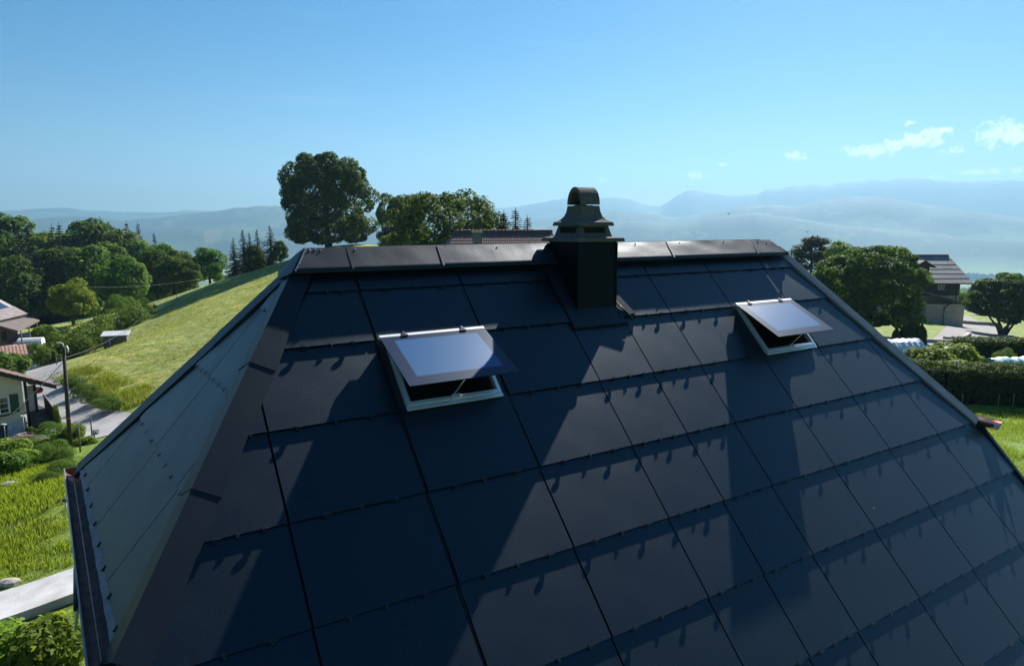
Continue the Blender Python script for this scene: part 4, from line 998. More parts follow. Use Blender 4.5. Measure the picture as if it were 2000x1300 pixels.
for px, py, dp, H, pr, w, lb in ((1800, 735, 44, 2.0, B_BIGL, 1.2, 'large-leaved shrub beside the solar roof in the vegetable garden'), (1832, 735, 43, 2.2, B_BIGL, 1.2, 'tall large-leaved shrub in the middle of the vegetable garden'), (1868, 730, 44, 2.1, B_BR, 1.3, 'rounded bright shrub before the dark clipped hedge'), (1900, 735, 43, 1.4, B_BIGL, 1.4, 'spreading leafy shrub right of the rounded bright shrub'),
      (1850, 748, 40.5, 1.5, B_YEL, 1.9, 'yellow-green bush behind the tall staked hedge'), (1915, 745, 40.5, 1.3, B_BR, 2.0, 'bright green bush behind the middle of the staked hedge'), (1975, 745, 40, 1.2, B_YEL, 2.0, 'yellow-green bush at the right edge behind the staked hedge'), (1780, 740, 42, 1.3, B_SIL, 1.2, 'pale grey bush next to the roof edge in the vegetable garden'), (1962, 712, 47, 1.3, B_FINE, .9, 'feathery plant before the dark clipped hedge'), (1820, 760, 39, 1.4, B_BR, 1.8, 'light green bush nearest the solar roof behind the staked hedge')):
    shrub(pr, px, py, dp, H, lb, GR_, w)
for i, (px, dp) in enumerate(((190, 49.5), (165, 52.5), (140, 55.5), (218, 47.5))):
    shrub(B_FINE, px, [788, 778, 768, 800][i], dp, 1.1, ['dark weeds on the road bank right of the utility pole', 'dark low bush on the road bank left of the last fence post', 'dark low bush on the road bank behind the utility pole', 'dark weeds on the road bank beside the solar roof'][i], 'bushes on the road bank', 1.7)
shrub(B_FINE, 232, 606, 101, 3.0, 'half-bare thorny bush on the meadow crest', None, 1.1)

# ------------------------------------------------------------------ grass
def grass(name, poly, per_m2, h, m, seed, label, lean=.35):
    rng = np.random.default_rng(seed); Q = [at(*p_) for p_ in poly]; xs = [q.x for q in Q]; ys = [q.y for q in Q]
    n = int((max(xs) - min(xs)) * (max(ys) - min(ys)) * per_m2); X = rng.uniform(min(xs), max(xs), n); Y = rng.uniform(min(ys), max(ys), n)
    ins = np.zeros(n, bool)
    for i in range(len(Q)):
        x0, y0, x1, y1 = xs[i], ys[i], xs[i - 1], ys[i - 1]
        c_ = ((y0 > Y) != (y1 > Y)) & (X < (x1 - x0) * (Y - y0) / (y1 - y0 + 1e-9) + x0); ins ^= c_
    hx = X * math.cos(-HROT) - Y * math.sin(-HROT); hy = X * math.sin(-HROT) + Y * math.cos(-HROT)
    ins &= ~((hx > .3) & (hx < 11.8) & (hy > 2.3) & (hy < 13))
    ins &= rng.uniform(-.5, .5, n) < vnoise(X, Y, 1.6, seed) * 1.4 + vnoise(X, Y, .45, seed + 1) * .9 + .18
    X = X[ins]; Y = Y[ins]; Z0 = tps(X, Y); n = len(X)
    a = rng.uniform(0, 6.28, n); hh = h * rng.uniform(.5, 1.3, n) * (1 + vnoise(X, Y, 2.1, 4) * .9); w = .006 + .06 * h * rng.uniform(.4, 1, n)
    d = np.stack([np.cos(a), np.sin(a)], -1); b = np.stack([-d[:, 1], d[:, 0]], -1); ln = hh * lean * rng.uniform(.3, 1.4, n)
    z_ = np.zeros(n)
    V = np.stack([np.stack([X - b[:, 0] * w, Y - b[:, 1] * w, Z0 - .02], -1), np.stack([X + b[:, 0] * w, Y + b[:, 1] * w, Z0 - .02], -1),
                  np.stack([X + d[:, 0] * ln * .4 + b[:, 0] * w * .7, Y + d[:, 1] * ln * .4 + b[:, 1] * w * .7, Z0 + hh * .6], -1), np.stack([X + d[:, 0] * ln, Y + d[:, 1] * ln, Z0 + hh], -1)], 1)
    o = place(name, quads_mesh(name, V, m)); return tag(o, label, 'grass', kind='stuff')
GRASS = leaf_mat('grass_blade', (.100, .165, .016), (.225, .270, .045), .45, (1.4, 1.3, .6))
GRASSM = leaf_mat('grass_meadow', (.14, .20, .03), (.34, .34, .11), .4, (1.3, 1.2, .7))
grass('grass', [(-60,900,31),(120,915,29.5),(175,950,26),(175,1085,17.2),(60,1118,16.4),(-60,1145,16.0)], 520, .19, GRASS, 81, 'long green grass of the lawn above the concrete path')
grass('grass', [(120,1215,13.6),(220,1175,14.4),(240,1330,10.5),(60,1330,11.6)], 420, .09, GRASSM, 82, 'short yellowish lawn below the concrete path')
grass('grass', [(1860,790,33.5),(2060,785,33.5),(2060,960,21),(1930,880,25),(1880,830,30)], 420, .12, GRASS, 83, 'bright green lawn at the foot of the tall hedge')
grass('grass', [(240,816,46.5),(190,787,50.5),(120,766,56.5),(90,755,59.5),(180,738,61),(330,780,49)], 160, .30, GRASS, 84, 'tall rough grass on the bank above the road')
grass('grass', [(330,790,46),(110,760,57),(190,690,66),(330,600,98),(520,530,113),(560,520,116),(560,620,72)], 40, .15, GRASSM, 85, 'mown meadow grass with drying hay', 1.0)
# ================================================================== OTHER BUILDINGS AND OBJECTS
TILE = mat('clay_tile', (.15, .088, .072), .8, var=.4, scale=5, bump=.3)
TILED = mat('clay_tile_dark', (.085, .050, .045), .8, var=.35, scale=5, bump=.3)
WOODD = mat('dark_timber', (.030, .020, .016), .8, var=.3, scale=6, stretch=(1, 1, 6))
WHITE = mat('white_paint', (.72, .72, .70), .6, var=.06)
GLASS = mat('window_glass', (.02, .025, .03), .08, spec=.9, var=.1)
GREYW = mat('grey_wood', (.13, .12, .11), .9, var=.35, scale=5, stretch=(6, 6, 1))
def frame_(o, az): """local frame: x along azimuth az (deg right of +Y), y to its left"""; a = R(90 - az); return a
def tiled_plane(mb, A, B, C, D, nx, ny, depth, mi=0):
    """roof plane A(bottom left) B(bottom right) C(top right) D(top left) as rows of lapped rounded tiles"""
    A, B, C, D = map(Vector, (A, B, C, D)); nrm = (B - A).cross(D - A).normalized()
    for j in range(ny):
        r0, r1 = [], []
        for i in range(nx * 3 + 1):
            g = i / (nx * 3); k = (0, .9, .6)[i % 3] * depth
            p0 = A.lerp(B, g).lerp(D.lerp(C, g), j / ny); p1 = A.lerp(B, g).lerp(D.lerp(C, g), (j + 1.08) / ny)
            r0.append(p0 + nrm * (depth * .9 + k)); r1.append(p1 + nrm * k * .8)
        n = len(r0); vs_ = [tuple(p) for p in r0 + r1] + [tuple(p - nrm * depth * 1.6) for p in r0]
        mb.add(vs_, [(i, i + 1, n + i + 1, n + i) for i in range(n - 1)] + [(2 * n + i, 2 * n + i + 1, i + 1, i) for i in range(n - 1)], mi)
# ---------------- cottage on the left
c0 = at(52, 834, 44); gz = c0.z
cot = empty('cottage', (c0.x, c0.y, gz), R(55), 'cream cottage with green shutter and tiled roof at the left edge', 'house')
def cp(mb, name, m, parent=None, bevel=0): return mb.build(name, m, parent or cot, bevel=bevel)
PLAST = mat('cottage_render', (.62, .56, .43), .9, var=.12, scale=2, bump=.3)
mb = MB(); mb.loft([[(-9.5, y, -1), (0, y, -1), (0, y, 3.35), (-4.75, y, 5.65), (-9.5, y, 3.35)] for y in (0, 6)]); wallc = cp(mb, 'wall', PLAST)
mb = MB(); mb.box((-9.6, -.06, -1), (.03, -.003, .42)); cp(mb, 'plinth', mat('plinth_white', (.55, .56, .58), .9))
sl_ = math.tan(R(25.8))
def rz_(x): return 3.45 - (x - 0) * sl_ if x > -4.75 else 3.45 + (x + 9.5) * sl_
mb = MB()
mb.slab([(1.75, -.75, rz_(1.75)), (1.75, 6.4, rz_(1.75)), (-4.75, 6.4, rz_(-4.74)), (-4.75, -.75, rz_(-4.74))], .14)
mb.slab([(-4.75, -.75, rz_(-4.74)), (-4.75, 6.4, rz_(-4.74)), (-11, 6.4, rz_(-11)), (-11, -.75, rz_(-11))], .14)
roofc = cp(mb, 'roof', WOODD)
mb = MB(); tiled_plane(mb, (1.8, -.8, rz_(1.8) + .03), (1.8, 6.4, rz_(1.8) + .03), (-4.75, 6.4, rz_(-4.74) + .03), (-4.75, -.8, rz_(-4.74) + .03), 34, 18, .035)
cp(mb, 'roof_tiles', TILE, roofc)
mb = MB(); mb.slab([(1.72, -.78, rz_(1.72) - .02), (-4.75, -.78, rz_(-4.74) - .02), (-4.75, -.78, rz_(-4.74) - .30), (1.72, -.78, rz_(1.72) - .26)], .04); cp(mb, 'verge_board', WOODD, roofc)
win = MB(); win.box((-2.0, -.03, 1.20), (-.82, .01, 2.32)); winc = cp(win, 'window', GLASS)
mb = MB()
for x in (-2.0, -1.44, -.90): mb.box((x, -.07, 1.18), (x + .09, -.028, 2.34))
for z in (1.18, 2.26): mb.box((-1.91, -.068, z), (-1.44, -.03, z + .08)); mb.box((-1.35, -.068, z), (-.90, -.03, z + .08))
for z in (1.52, 1.88): mb.box((-1.91, -.055, z), (-1.44, -.03, z + .03)); mb.box((-1.35, -.055, z), (-.90, -.03, z + .03))
cp(mb, 'window_frame', WHITE, winc)
mb = MB(); mb.box((-2.15, -.14, 1.05), (-.70, .0, 1.17)); cp(mb, 'window_sill', mat('sill_dark', (.05, .06, .055), .7), winc)
GREEN = mat('shutter_green', (.018, .055, .028), .6, var=.2)
mb = MB(); mb.box((-.78, -.075, 1.16), (-.30, -.035, 2.38))
for k in range(12): mb.box((-.72, -.09, 1.24 + k * .09), (-.36, -.076, 1.30 + k * .09))
cp(mb, 'shutter', GREEN)
for x in (.10, .62): mb = MB(); mb.box((x, -.10, 0), (x + .14, .04, rz_(x) - .16)); cp(mb, 'porch_post', WOODD)
mb = MB(); mb.box((.24, -.02, 1.0), (.62, .02, 2.75)); cp(mb, 'porch_panel', mat('panel_pale', (.42, .38, .36), .8))
mb = MB(); mb.box((0.02, .05, .9), (1.3, 3, 1.02)); cp(mb, 'porch_floor', WOODD)
for k in range(6):
    mb = MB(); mb.box((.25, -.32 - k * .25, 0), (1.15, -.05 - k * .25, .95 - k * .16)); cp(mb, 'step', mat('step_wood', (.10, .075, .06), .85, var=.3, scale=5))
mb = MB(); mb.slab([(1.22, -1.75, .05), (1.22, .0, .05), (1.22, .0, 1.95), (1.22, -1.75, .95)], .05); cp(mb, 'stair_side', WOODD)
mb = MB(); mb.tube([(1.2, .05, 2.0), (1.2, -1.78, .98)], .05, 6); cp(mb, 'handrail', mat('handrail_wood', (.22, .17, .14), .7))
# things by the cottage
def local(o, x, y, z=0): m = Matrix.Translation(o.location) @ Matrix.Rotation(o.rotation_euler.z, 4, 'Z'); return m @ Vector((x, y, z))
p = local(cot, .75, -.45, 2.45); mb = MB()
rng = np.random.default_rng(3); d = sph(rng, 420)
fl = tag(place('flower_basket', quads_mesh('flower_basket', leaf_quads(d * np.array([.26, .26, .2]), d, .06, .8, rng), leaf_mat('petal_red', (.32, .03, .05), (.5, .10, .10), .3, (1, 1, 1))), None, None, p), 'red flowering hanging basket at the cottage porch', 'flowers')
p = local(cot, .5, -.4, 3.0); d = sph(rng, 260)
tag(place('flower_basket', quads_mesh('flower_basket', leaf_quads(d * np.array([.3, .2, .12]), d, .06, .8, rng), leaf_mat('petal_orange', (.5, .14, .02), (.6, .25, .05), .3, (1, 1, 1))), None, None, p), 'orange flowering basket under the cottage eaves', 'flowers')
p = local(cot, -1.75, -1.3); zc = G(p.x, p.y); e = empty('garden_chair', (p.x, p.y, zc), R(25), 'dark folding garden chair leaning on the white cottage plinth', 'chair')
mb = MB(); mb.slab([(-.22, -.1, .35), (.22, -.1, .35), (.22, .28, 1.15), (-.22, .28, 1.15)], .03); mb.build('backrest', EDGE, e)
mb = MB(); mb.slab([(-.22, -.5, .42), (.22, -.5, .42), (.22, -.1, .38), (-.22, -.1, .38)], .03); mb.build('seat', EDGE, e)
for x in (-.2, .2):
    for a_, b_ in (((x, -.5, .4), (x, .1, 0)), ((x, -.1, .4), (x, -.5, 0))): mb = MB(); mb.tube([a_, b_], .015, 6); mb.build('leg', EDGE, e)
p = local(cot, -3.6, -1.2); zc = G(p.x, p.y); e = empty('garden_bench', (p.x, p.y, zc), R(40), 'low bench with dark red cushion along the cottage wall', 'bench')
mb = MB(); mb.box((-1.4, -.25, .42), (1.5, .25, .54)); mb.build('cushion', mat('cushion_red', (.14, .018, .03), .8), e, bevel=.02)
mb = MB(); mb.box((-1.35, -.22, .34), (1.45, .22, .418)); mb.build('seat', WOODD, e)
for x in (-1.2, 1.2): mb = MB(); mb.box((x - .04, -.2, 0), (x + .04, .2, .34)); mb.build('leg', WOODD, e)
p = at(50, 845, 42.3); zc = G(p.x, p.y); mb = MB(); mb.loft([[(r * math.cos(t), r * math.sin(t), z) for t in np.linspace(0, 2 * PI, 13)[:-1]] for r, z in ((.30, 0), (.42, .38), (.44, .40), (.38, .40), (.34, .3))])
tag(mb.build('plant_trough', mat('terracotta', (.22, .10, .07), .85), None, None, (p.x, p.y, zc)), 'round terracotta planter on the patio before the stairs', 'planter')
# railing below the patio
pa = at(18, 862, 38.5); pb = at(52, 854, 39.5); e = empty('garden_railing', (pa.x, pa.y, G(pa.x, pa.y)), 0, 'thin grey bar railing at the lower edge of the patio', 'railing')
va = Vector((0, 0, 0)); vb = pb - pa; vb.z = G(pb.x, pb.y) - G(pa.x, pa.y)
RAILM = mat('rail_grey', (.20, .20, .20), .5, metal=.5)
for h in (.12, .80): mb = MB(); mb.tube([va + Vector((0, 0, h)), vb + Vector((0, 0, h))], .02, 6); mb.build('rail', RAILM, e)
for k in range(17): q = va.lerp(vb, k / 16); mb = MB(); mb.tube([q + Vector((0, 0, .0)), q + Vector((0, 0, .82))], .011, 5); mb.build('bar', RAILM, e)
# two slim garden lamps
for px, py, dp, hh, lb in ((48, 846, 40.5, 1.75, 'taller slim garden lamp with white head beside the railing'), (10, 850, 40.8, 1.35, 'short slim garden lamp with white head at the left edge')):
    p = at(px, py, dp); e = empty('garden_lamp', (p.x, p.y, G(p.x, p.y)), 0, lb, 'lamp', 'slim garden lamps by the patio')
    mb = MB(); mb.tube([(0, 0, -.05), (0, 0, hh)], .025, 6); mb.build('post', RAILM, e)
    mb = MB(); mb.loft([[(-.12 + s * .26, y, hh + z) for y, z in ((-.05, 0), (.05, 0), (.05, .05), (-.05, .05))] for s in (0, 1)]); mb.build('lamp_head', WHITE, e)
# ---------------- utility pole with lamp arm, cables
p = at(138, 880, 36); pz = G(p.x, p.y); top = at(124, 676, 36.6); Hp = top.z - pz
e = empty('utility_pole', (p.x, p.y, pz), 0, 'tall dark wooden utility pole with small white lamp at the roadside', 'pole')
tx, ty = top.x - p.x, top.y - p.y
mb = MB(); mb.tube([(0, 0, -.2), (tx * .5, ty * .5, Hp * .5), (tx, ty, Hp)], [.125, .105, .085], 10); mb.build('post', mat('pole_wood', (.055, .042, .032), .9, var=.35, scale=6, stretch=(3, 3, .4)), e)
mb = MB(); mb.tube([(tx, ty, Hp - .05), (tx - .02, ty, Hp + .14), (tx - .15, ty - .05, Hp + .2), (tx - .30, ty - .08, Hp + .2)], [.03, .03, .04, .05], 8); mb.build('lamp_arm', WHITE, e)
mb = MB(); mb.tube([(tx + .15, ty, Hp + .02), (tx + .22, ty, Hp - .12), (tx + .22, ty, Hp - .36)], [.05, .05, .03], 6); mb.build('insulator', WHITE, e)
mb = MB(); f_ = .30; mb.tube([(tx * f_, ty * f_, Hp * f_ - .05), (tx * f_, ty * f_, Hp * f_ + .05)], .123, 10, cap=False); mb.build('marker_band', mat('marker_orange', (.45, .12, .03), .7), e)
CABLE = mat('cable_grey', (.42, .42, .42), .6); CABLED = mat('cable_dark', (.03, .03, .03), .6)
def cable(a, b, sag, r, label, m):
    mb = MB(); P_ = [a.lerp(b, t) - Vector((0, 0, sag * 4 * t * (1 - t))) for t in np.linspace(0, 1, 15)]; o = P_[0].copy()
    mb.tube([q - o for q in P_], r, 5); return tag(mb.build('cable', m, None, None, o), label, 'cable')
pt = Vector((p.x + tx, p.y + ty, pz + Hp - .75))
cable(pt, at(-12, 838, 37.5), .15, .022, 'pale cable running from the pole down across the cottage', CABLE)
cable(pt + Vector((0, 0, .1)), at(292, 598, 100), .9, .018, 'dark cable running from the pole up the meadow', CABLED)
cable(at(160, 560, 100), at(390, 545, 112), .5, .02, 'thin overhead line crossing before the wood', CABLE)
# ---------------- fence posts of the meadow
FP = 'fence posts of the meadow'
fpo = [(160, 770, 54.6, 1.0, 'fence post in the meadow just right of the utility pole'), (112, 722, 64.5, 1.1, 'fence post where the road passes behind the cottage'), (216, 690, 68, 1.1, 'fence post below the small grey shed'), (289, 612, 96, 1.9, 'taller post at the upper end of the hillside hedge'), (346, 586, 101, 1.6, 'fence post on the meadow crest before the broad sunlit tree'), (209, 632, 98, 1.3, 'thin fence post on the strip behind the hillside hedge'), (158, 892, 34, 1.5, 'thin garden fence post right of the utility pole foot'), (181, 862, 39.5, 1.2, 'short fence post left of the warning sign'), (186, 872, 37.5, .7, 'low fence post below the warning sign')]
for px, py, dp, hh, lb in fpo:
    q = at(px, py, dp); mb = MB(); mb.tube([(0, 0, -.15), (random.uniform(-.04, .04), 0, hh)], [.045, .035], 7); tag(mb.build('fence_post', GREYW, None, None, (q.x, q.y, G(q.x, q.y))), lb, 'post', FP)
q0 = at(298, 622, 92); q1 = at(344, 590, 99); q2 = at(306, 632, 90)
cable(Vector((q0.x, q0.y, G(q0.x, q0.y) + .5)), Vector((q1.x, q1.y, G(q1.x, q1.y) + .5)), .3, .03, 'pale hose lying across the upper meadow', CABLE)
# ---------------- warning sign
q = at(189, 868, 40); zc = G(q.x, q.y); e = empty('warning_sign', (q.x, q.y, zc), R(28), 'white warning sign with black triangle beside the road', 'sign')
hs = at(189, 852, 40).z - zc
mb = MB(); mb.tube([(0, .03, -.1), (0, .03, hs + .1)], .045, 6); mb.build('post', mat('sign_post', (.16, .13, .10), .9), e)
mb = MB(); mb.box((-.20, -.01, hs - .05), (.20, .015, hs + .46)); mb.build('board', WHITE, e)
mb = MB(); mb.prism([(-.13, hs + .06), (.13, hs + .06), (0, hs + .32)], 0, .006, 0, Matrix.Translation((0, -.012, 0)) @ Matrix.Rotation(R(90), 4, 'X')); mb.build('triangle', mat('sign_black', (.02, .03, .03), .5), e)
mb = MB(); mb.prism([(-.075, hs + .09), (.075, hs + .09), (0, hs + .235)], 0, .004, 0, Matrix.Translation((0, -.019, 0)) @ Matrix.Rotation(R(90), 4, 'X')); mb.build('triangle_field', mat('sign_green', (.10, .22, .16), .5), e)
mb = MB(); mb.box((-.010, -.027, hs + .125), (.010, -.024, hs + .19)); mb.box((-.010, -.027, hs + .10), (.010, -.024, hs + .115)); mb.build('exclamation_mark', mat('sign_black', (.02, .03, .03)), e)
# ---------------- small shed on the hillside
q = at(228, 676, 76); zc = G(q.x, q.y) - .15; e = empty('field_shed', (q.x, q.y, zc), R(20), 'small grey plank shed with pale roof on the hillside meadow', 'shed')
for k in range(9): mb = MB(); mb.box((-1.15 + k * .26, -.75, -.4), (-.90 + k * .26, -.71 - .01 * (k % 2), 1.25 + .03 * (k % 3))); mb.build('plank', GREYW, e)
mb = MB(); mb.box((-1.14, -.705, -.4), (1.18, .8, 1.2)); mb.build('wall', GREYW, e)
mb = MB(); mb.slab([(-1.35, -1.0, 1.36), (1.4, -1.0, 1.36), (1.4, 1.0, 1.62), (-1.35, 1.0, 1.62)], .08); mb.build('roof', mat('shed_sheet', (.46, .46, .46), .55, var=.15), e)
# ---------------- farmhouse with its own solar panels
k0 = at(54, 613, 90); e1 = Vector((math.sin(R(-9)), math.cos(R(-9)), 0)); zg = G(k0.x - 3, k0.y - 6) - .3
far = empty('farmhouse', (k0.x, k0.y, zg), R(9), 'farmhouse with solar panels on its pale tiled roof at the left edge', 'house')
H_ = k0.z - zg    # local: y away along the eave, x to the right; the roof rises to -x
tp_ = math.tan(R(33))
mb = MB(); mb.slab([(0, -17, H_), (0, 0, H_), (-8, 0, H_ + 8 * tp_), (-8, -17, H_ + 8 * tp_)], .22); mb.slab([(-8, -17, H_ + 8 * tp_), (-8, 0, H_ + 8 * tp_), (-16, 0, H_), (-16, -17, H_)], .22); rf = mb.build('roof', mat('farm_roof_pale', (.30, .26, .25), .85, var=.2, scale=1.5), far)
mb = MB(); tiled_plane(mb, (.05, -17, H_ + .02), (.05, 0, H_ + .02), (-1.6, 0, H_ + 1.65 * tp_), (-1.6, -17, H_ + 1.65 * tp_), 40, 5, .05); mb.build('roof_tiles', mat('farm_tile', (.26, .22, .215), .85, var=.25, scale=2), rf)
cs, sn = math.cos(math.atan(tp_)), math.sin(math.atan(tp_))
for r in range(3):
    for c in range(9):
        s0 = 1.75 + r * 1.7; y0 = -1.2 - c * 1.72; x0, x1 = -s0 * cs, -(s0 + 1.64) * cs; h0, h1 = H_ + s0 * sn + .12, H_ + (s0 + 1.64) * sn + .12
        mb = MB(); mb.slab([(x0, y0 - 1.66, h0), (x0, y0, h0), (x1, y0, h1), (x1, y0 - 1.66, h1)], .04); mb.build('solar_panel', mat('farm_panel', (.02, .03, .06), .2, var=.1, spec=.8), rf)
mb = MB(); mb.loft([[(-15, y, -.5), (-1.0, y, -.5), (-1.0, y, H_ + .4), (-8, y, H_ + 7.6 * tp_), (-15, y, H_ + .4)] for y in (-16.2, -.9)]); mb.build('wall', mat('farm_wall', (.15, .115, .09), .9, var=.2), far)
for k in range(3): mb = MB(); mb.box((-1.0, -4.6 - k * 4, 1.2), (-.96, -3.5 - k * 4, 2.5)); mb.build('window', GLASS, far)
ca, cb_, cc, cd_ = at(-6, 645, 82), at(35, 645.5, 79), at(78, 632, 88), at(34, 629, 93)
cz_ = G(cb_.x, cb_.y)
can = empty('canopy', (cb_.x, cb_.y, cz_), 0, 'flat brown lean-to canopy on posts beside the farmhouse', 'canopy'); o_ = Vector((cb_.x, cb_.y, cz_))
zc_ = cb_.z - cz_
mb = MB(); mb.slab([Vector((v.x - o_.x, v.y - o_.y, zc_ + (.25 if i in (0, 3) else 0))) for i, v in enumerate((ca, cb_, cc, cd_))][::1], .18); mb.build('canopy_roof', mat('canopy_brown', (.155, .125, .105), .85, var=.2, scale=1.2), can)
for v in (cb_.lerp(cc, .12), cb_.lerp(cc, .5), cb_.lerp(cc, .9)):
    v = v.lerp((ca + cb_ + cc + cd_) / 4, .06); g_ = G(v.x, v.y); mb = MB(); mb.tube([(v.x - o_.x, v.y - o_.y, g_ - cz_ - .1), (v.x - o_.x, v.y - o_.y, zc_ - .1)], .07, 6); mb.build('post', GREYW, can)
# things under the canopy and in the yard
q = at(60, 664, 82.5); zc = G(q.x, q.y); e = empty('covered_trailer', (q.x, q.y, zc), R(20), 'white covered trailer standing under the canopy', 'trailer')
mb = MB(); mb.loft([[(x, -.8, .5), (x, .8, .5), (x, .8, 1.3), (x, .4, 1.6), (x, -.4, 1.6), (x, -.8, 1.3)] for x in (-1.3, 1.3)]); mb.build('cover', mat('tarp_white', (.62, .63, .64), .7, var=.15, scale=2), e, bevel=.05)
for s in (-.85, .85): mb = MB(); mb.loft([[(.3 * math.cos(t), s + d_ * .12, .3 + .3 * math.sin(t)) for t in np.linspace(0, 2 * PI, 13)[:-1]] for d_ in (-.5, .5)]); mb.build('wheel', EDGE, e)
q = at(26, 672, 80); zc = G(q.x, q.y); e = empty('garden_table', (q.x, q.y, zc), R(10), 'grey table on the farmyard under the canopy edge', 'table')
mb = MB(); mb.box((-1, -.5, .70), (1, .5, .76)); mb.build('table_top', GREYW, e)
for x in (-.9, .9):
    for y in (-.4, .4): mb = MB(); mb.tube([(x, y, 0), (x, y, .7)], .04, 6); mb.build('leg', GREYW, e)
q = at(57, 690, 76); zc = G(q.x, q.y); e = empty('wheelbarrow', (q.x, q.y, zc), R(60), 'dark wheelbarrow at the roadside by the hillside hedge', 'wheelbarrow')
mb = MB(); mb.loft([[(-.5, -.25, .45), (.35, -.25, .45), (.35, .25, .45), (-.5, .25, .45)], [(-.75, -.4, .85), (.65, -.4, .85), (.65, .4, .85), (-.75, .4, .85)]]); mb.build('tray', EDGE, e)
mb = MB(); mb.loft([[(.75 + .25 * math.cos(t), y, .25 + .25 * math.sin(t)) for t in np.linspace(0, 2 * PI, 13)[:-1]] for y in (-.06, .06)]); mb.build('wheel', EDGE, e)
for s in (-.25, .25): mb = MB(); mb.tube([(.75, s * .4, .28), (-.4, s, .45), (-1.1, s * 1.3, .75)], .025, 6); mb.build('handle', EDGE, e); mb = MB(); mb.tube([(-.4, s, .45), (-.5, s, 0)], .022, 6); mb.build('leg', EDGE, e)
# low tiled lean-to behind the cottage
q = at(12, 706, 66); zc = G(q.x, q.y); e = empty('tiled_lean_to', (q.x, q.y, zc), R(38), 'low lean-to with pinkish tiled roof behind the leafy bush', 'shed')
zz = at(16, 690, 66).z - zc
mb = MB(); mb.box((-1.6, -.9, 0), (1.5, .9, zz - .1)); mb.build('wall', PLAST, e)
mb = MB(); tiled_plane(mb, (-1.8, -1.2, zz - .12), (1.75, -1.2, zz - .12), (1.75, 1.1, zz + .55), (-1.8, 1.1, zz + .55), 12, 6, .04); mb.build('roof_tiles', mat('tile_pink', (.33, .19, .15), .85, var=.3, scale=4), e)
# ---------------- red-tiled house behind the ridge
a0 = at(868, 492, 52); a1 = at(1112, 490, 54); zt_ = at(890, 452.5, 56).z; zg = G(a0.x, a0.y) - .3
L_ = math.hypot(a1.x - a0.x, a1.y - a0.y); az_ = math.atan2(a1.y - a0.y, a1.x - a0.x)
rh = empty('tiled_house', (a0.x, a0.y, zg), az_, 'house with brownish red tiled hip roof behind the solar roof ridge', 'house')
ze = a0.z - zg - 1.6; zr = zt_ - zg; wd = 9.0; hip = 1.35
mb = MB(); mb.loft([[(.4, .6, 0), (L_ - .4, .6, 0), (L_ - .4, wd - .6, 0), (.4, wd - .6, 0)], [(.4, .6, ze), (L_ - .4, .6, ze), (L_ - .4, wd - .6, ze), (.4, wd - .6, ze)]]); mb.build('wall', PLAST, rh)
mb = MB(); A, B, C, D_ = (-.8, -.2, ze - .2), (L_ + .5, -.2, ze - .2), (L_ - .2, wd / 2, zr), (hip, wd / 2, zr)
tiled_plane(mb, A, B, C, D_, 46, 14, .02)
mb.slab([Vector((L_ + .5, wd + .2, ze - .2)), Vector((-.8, wd + .2, ze - .2)), Vector(D_), Vector(C)], .06); mb.slab([Vector((-.8, wd + .2, ze - .2)), Vector(A), Vector(D_)], .06); mb.slab([Vector(B), Vector((L_ + .5, wd + .2, ze - .2)), Vector(C)], .06)
rroof = mb.build('roof', mat('clay_tile_brown', (.125, .062, .056), .85, var=.35, scale=4, bump=.2), rh)
mb = MB()
for k in range(26):
    x = hip + (L_ - .2 - hip) * k / 26; w = (L_ - .2 - hip) / 26 * 1.06; mb.tube([(x, wd / 2, zr + .03), (x + w, wd / 2, zr + .05)], [.10, .115], 8)
tag(mb.build('ridge_tile', mat('clay_tile_brown', (.125, .062, .056)), rroof), kind='stuff')
q = at(932, 475, 53.5); ql = rh.matrix_world.inverted() if False else None
def to_local(o, w): return Matrix.Rotation(-o.rotation_euler.z, 4, 'Z') @ (w - o.location)
ql = to_local(rh, q)
mb = MB(); mb.box((ql.x - .30, ql.y - .3, ze + .3), (ql.x + .30, ql.y + .3, at(932, 454, 53.5).z - zg)); ch_ = mb.build('chimney', mat('chimney_grey', (.17, .17, .155), .95, var=.2, scale=6), rh)
mb = MB(); zt2 = at(932, 454, 53.5).z - zg; mb.box((ql.x - .40, ql.y - .4, zt2), (ql.x + .40, ql.y + .4, zt2 + .09)); mb.build('chimney_slab', mat('chimney_slab', (.36, .34, .30), .9), ch_)
# ---------------- grey-roofed house on the right
b0 = at(1866, 636, 96); zg = G(b0.x, b0.y) - .2
VH = empty('grey_roofed_house', (b0.x, b0.y, zg), R(2), 'tall house with grey sheet roof, dark timber top and pale walls', 'house')
def hm(px, py, d=96): return to_local(VH, at(px, py, d))
def Vh(px, py, dy=0.): q = hm(px, py); return Vector((q.x, dy, q.z))
EZ = hm(1866, 553).z; RZ = hm(1850, 499, 101).z + .0; WX = hm(1796, 560).x
Wm = mat('house_render', (.46, .40, .31), .9, var=.1, scale=1.5, bump=.2); DT = mat('house_timber', (.045, .022, .018), .8, var=.25, scale=3, stretch=(8, 1, 1))
zm = hm(1866, 577).z
x0 = hm(1790, 600).x - 6
mb = MB(); mb.box((x0, 0, -.6), (0, 9, zm)); mb.build('wall', Wm, VH)
mb = MB(); mb.box((x0 - .05, -.06, zm + .002), (.06, 9.06, EZ + .2)); mb.build('timber_storey', DT, VH)
mb = MB(); mb.box((hm(1800, 630).x - 4, -.05, -.6), (hm(1846, 630).x, -.003, hm(1846, 617).z)); mb.build('plinth', mat('plinth_blue_grey', (.30, .32, .34), .9), VH)
ex = hm(1892, 552).x; rx = hm(1857, 499, 100).x
y_e, y_r = -1.0, 4.5; ztE = EZ + .05
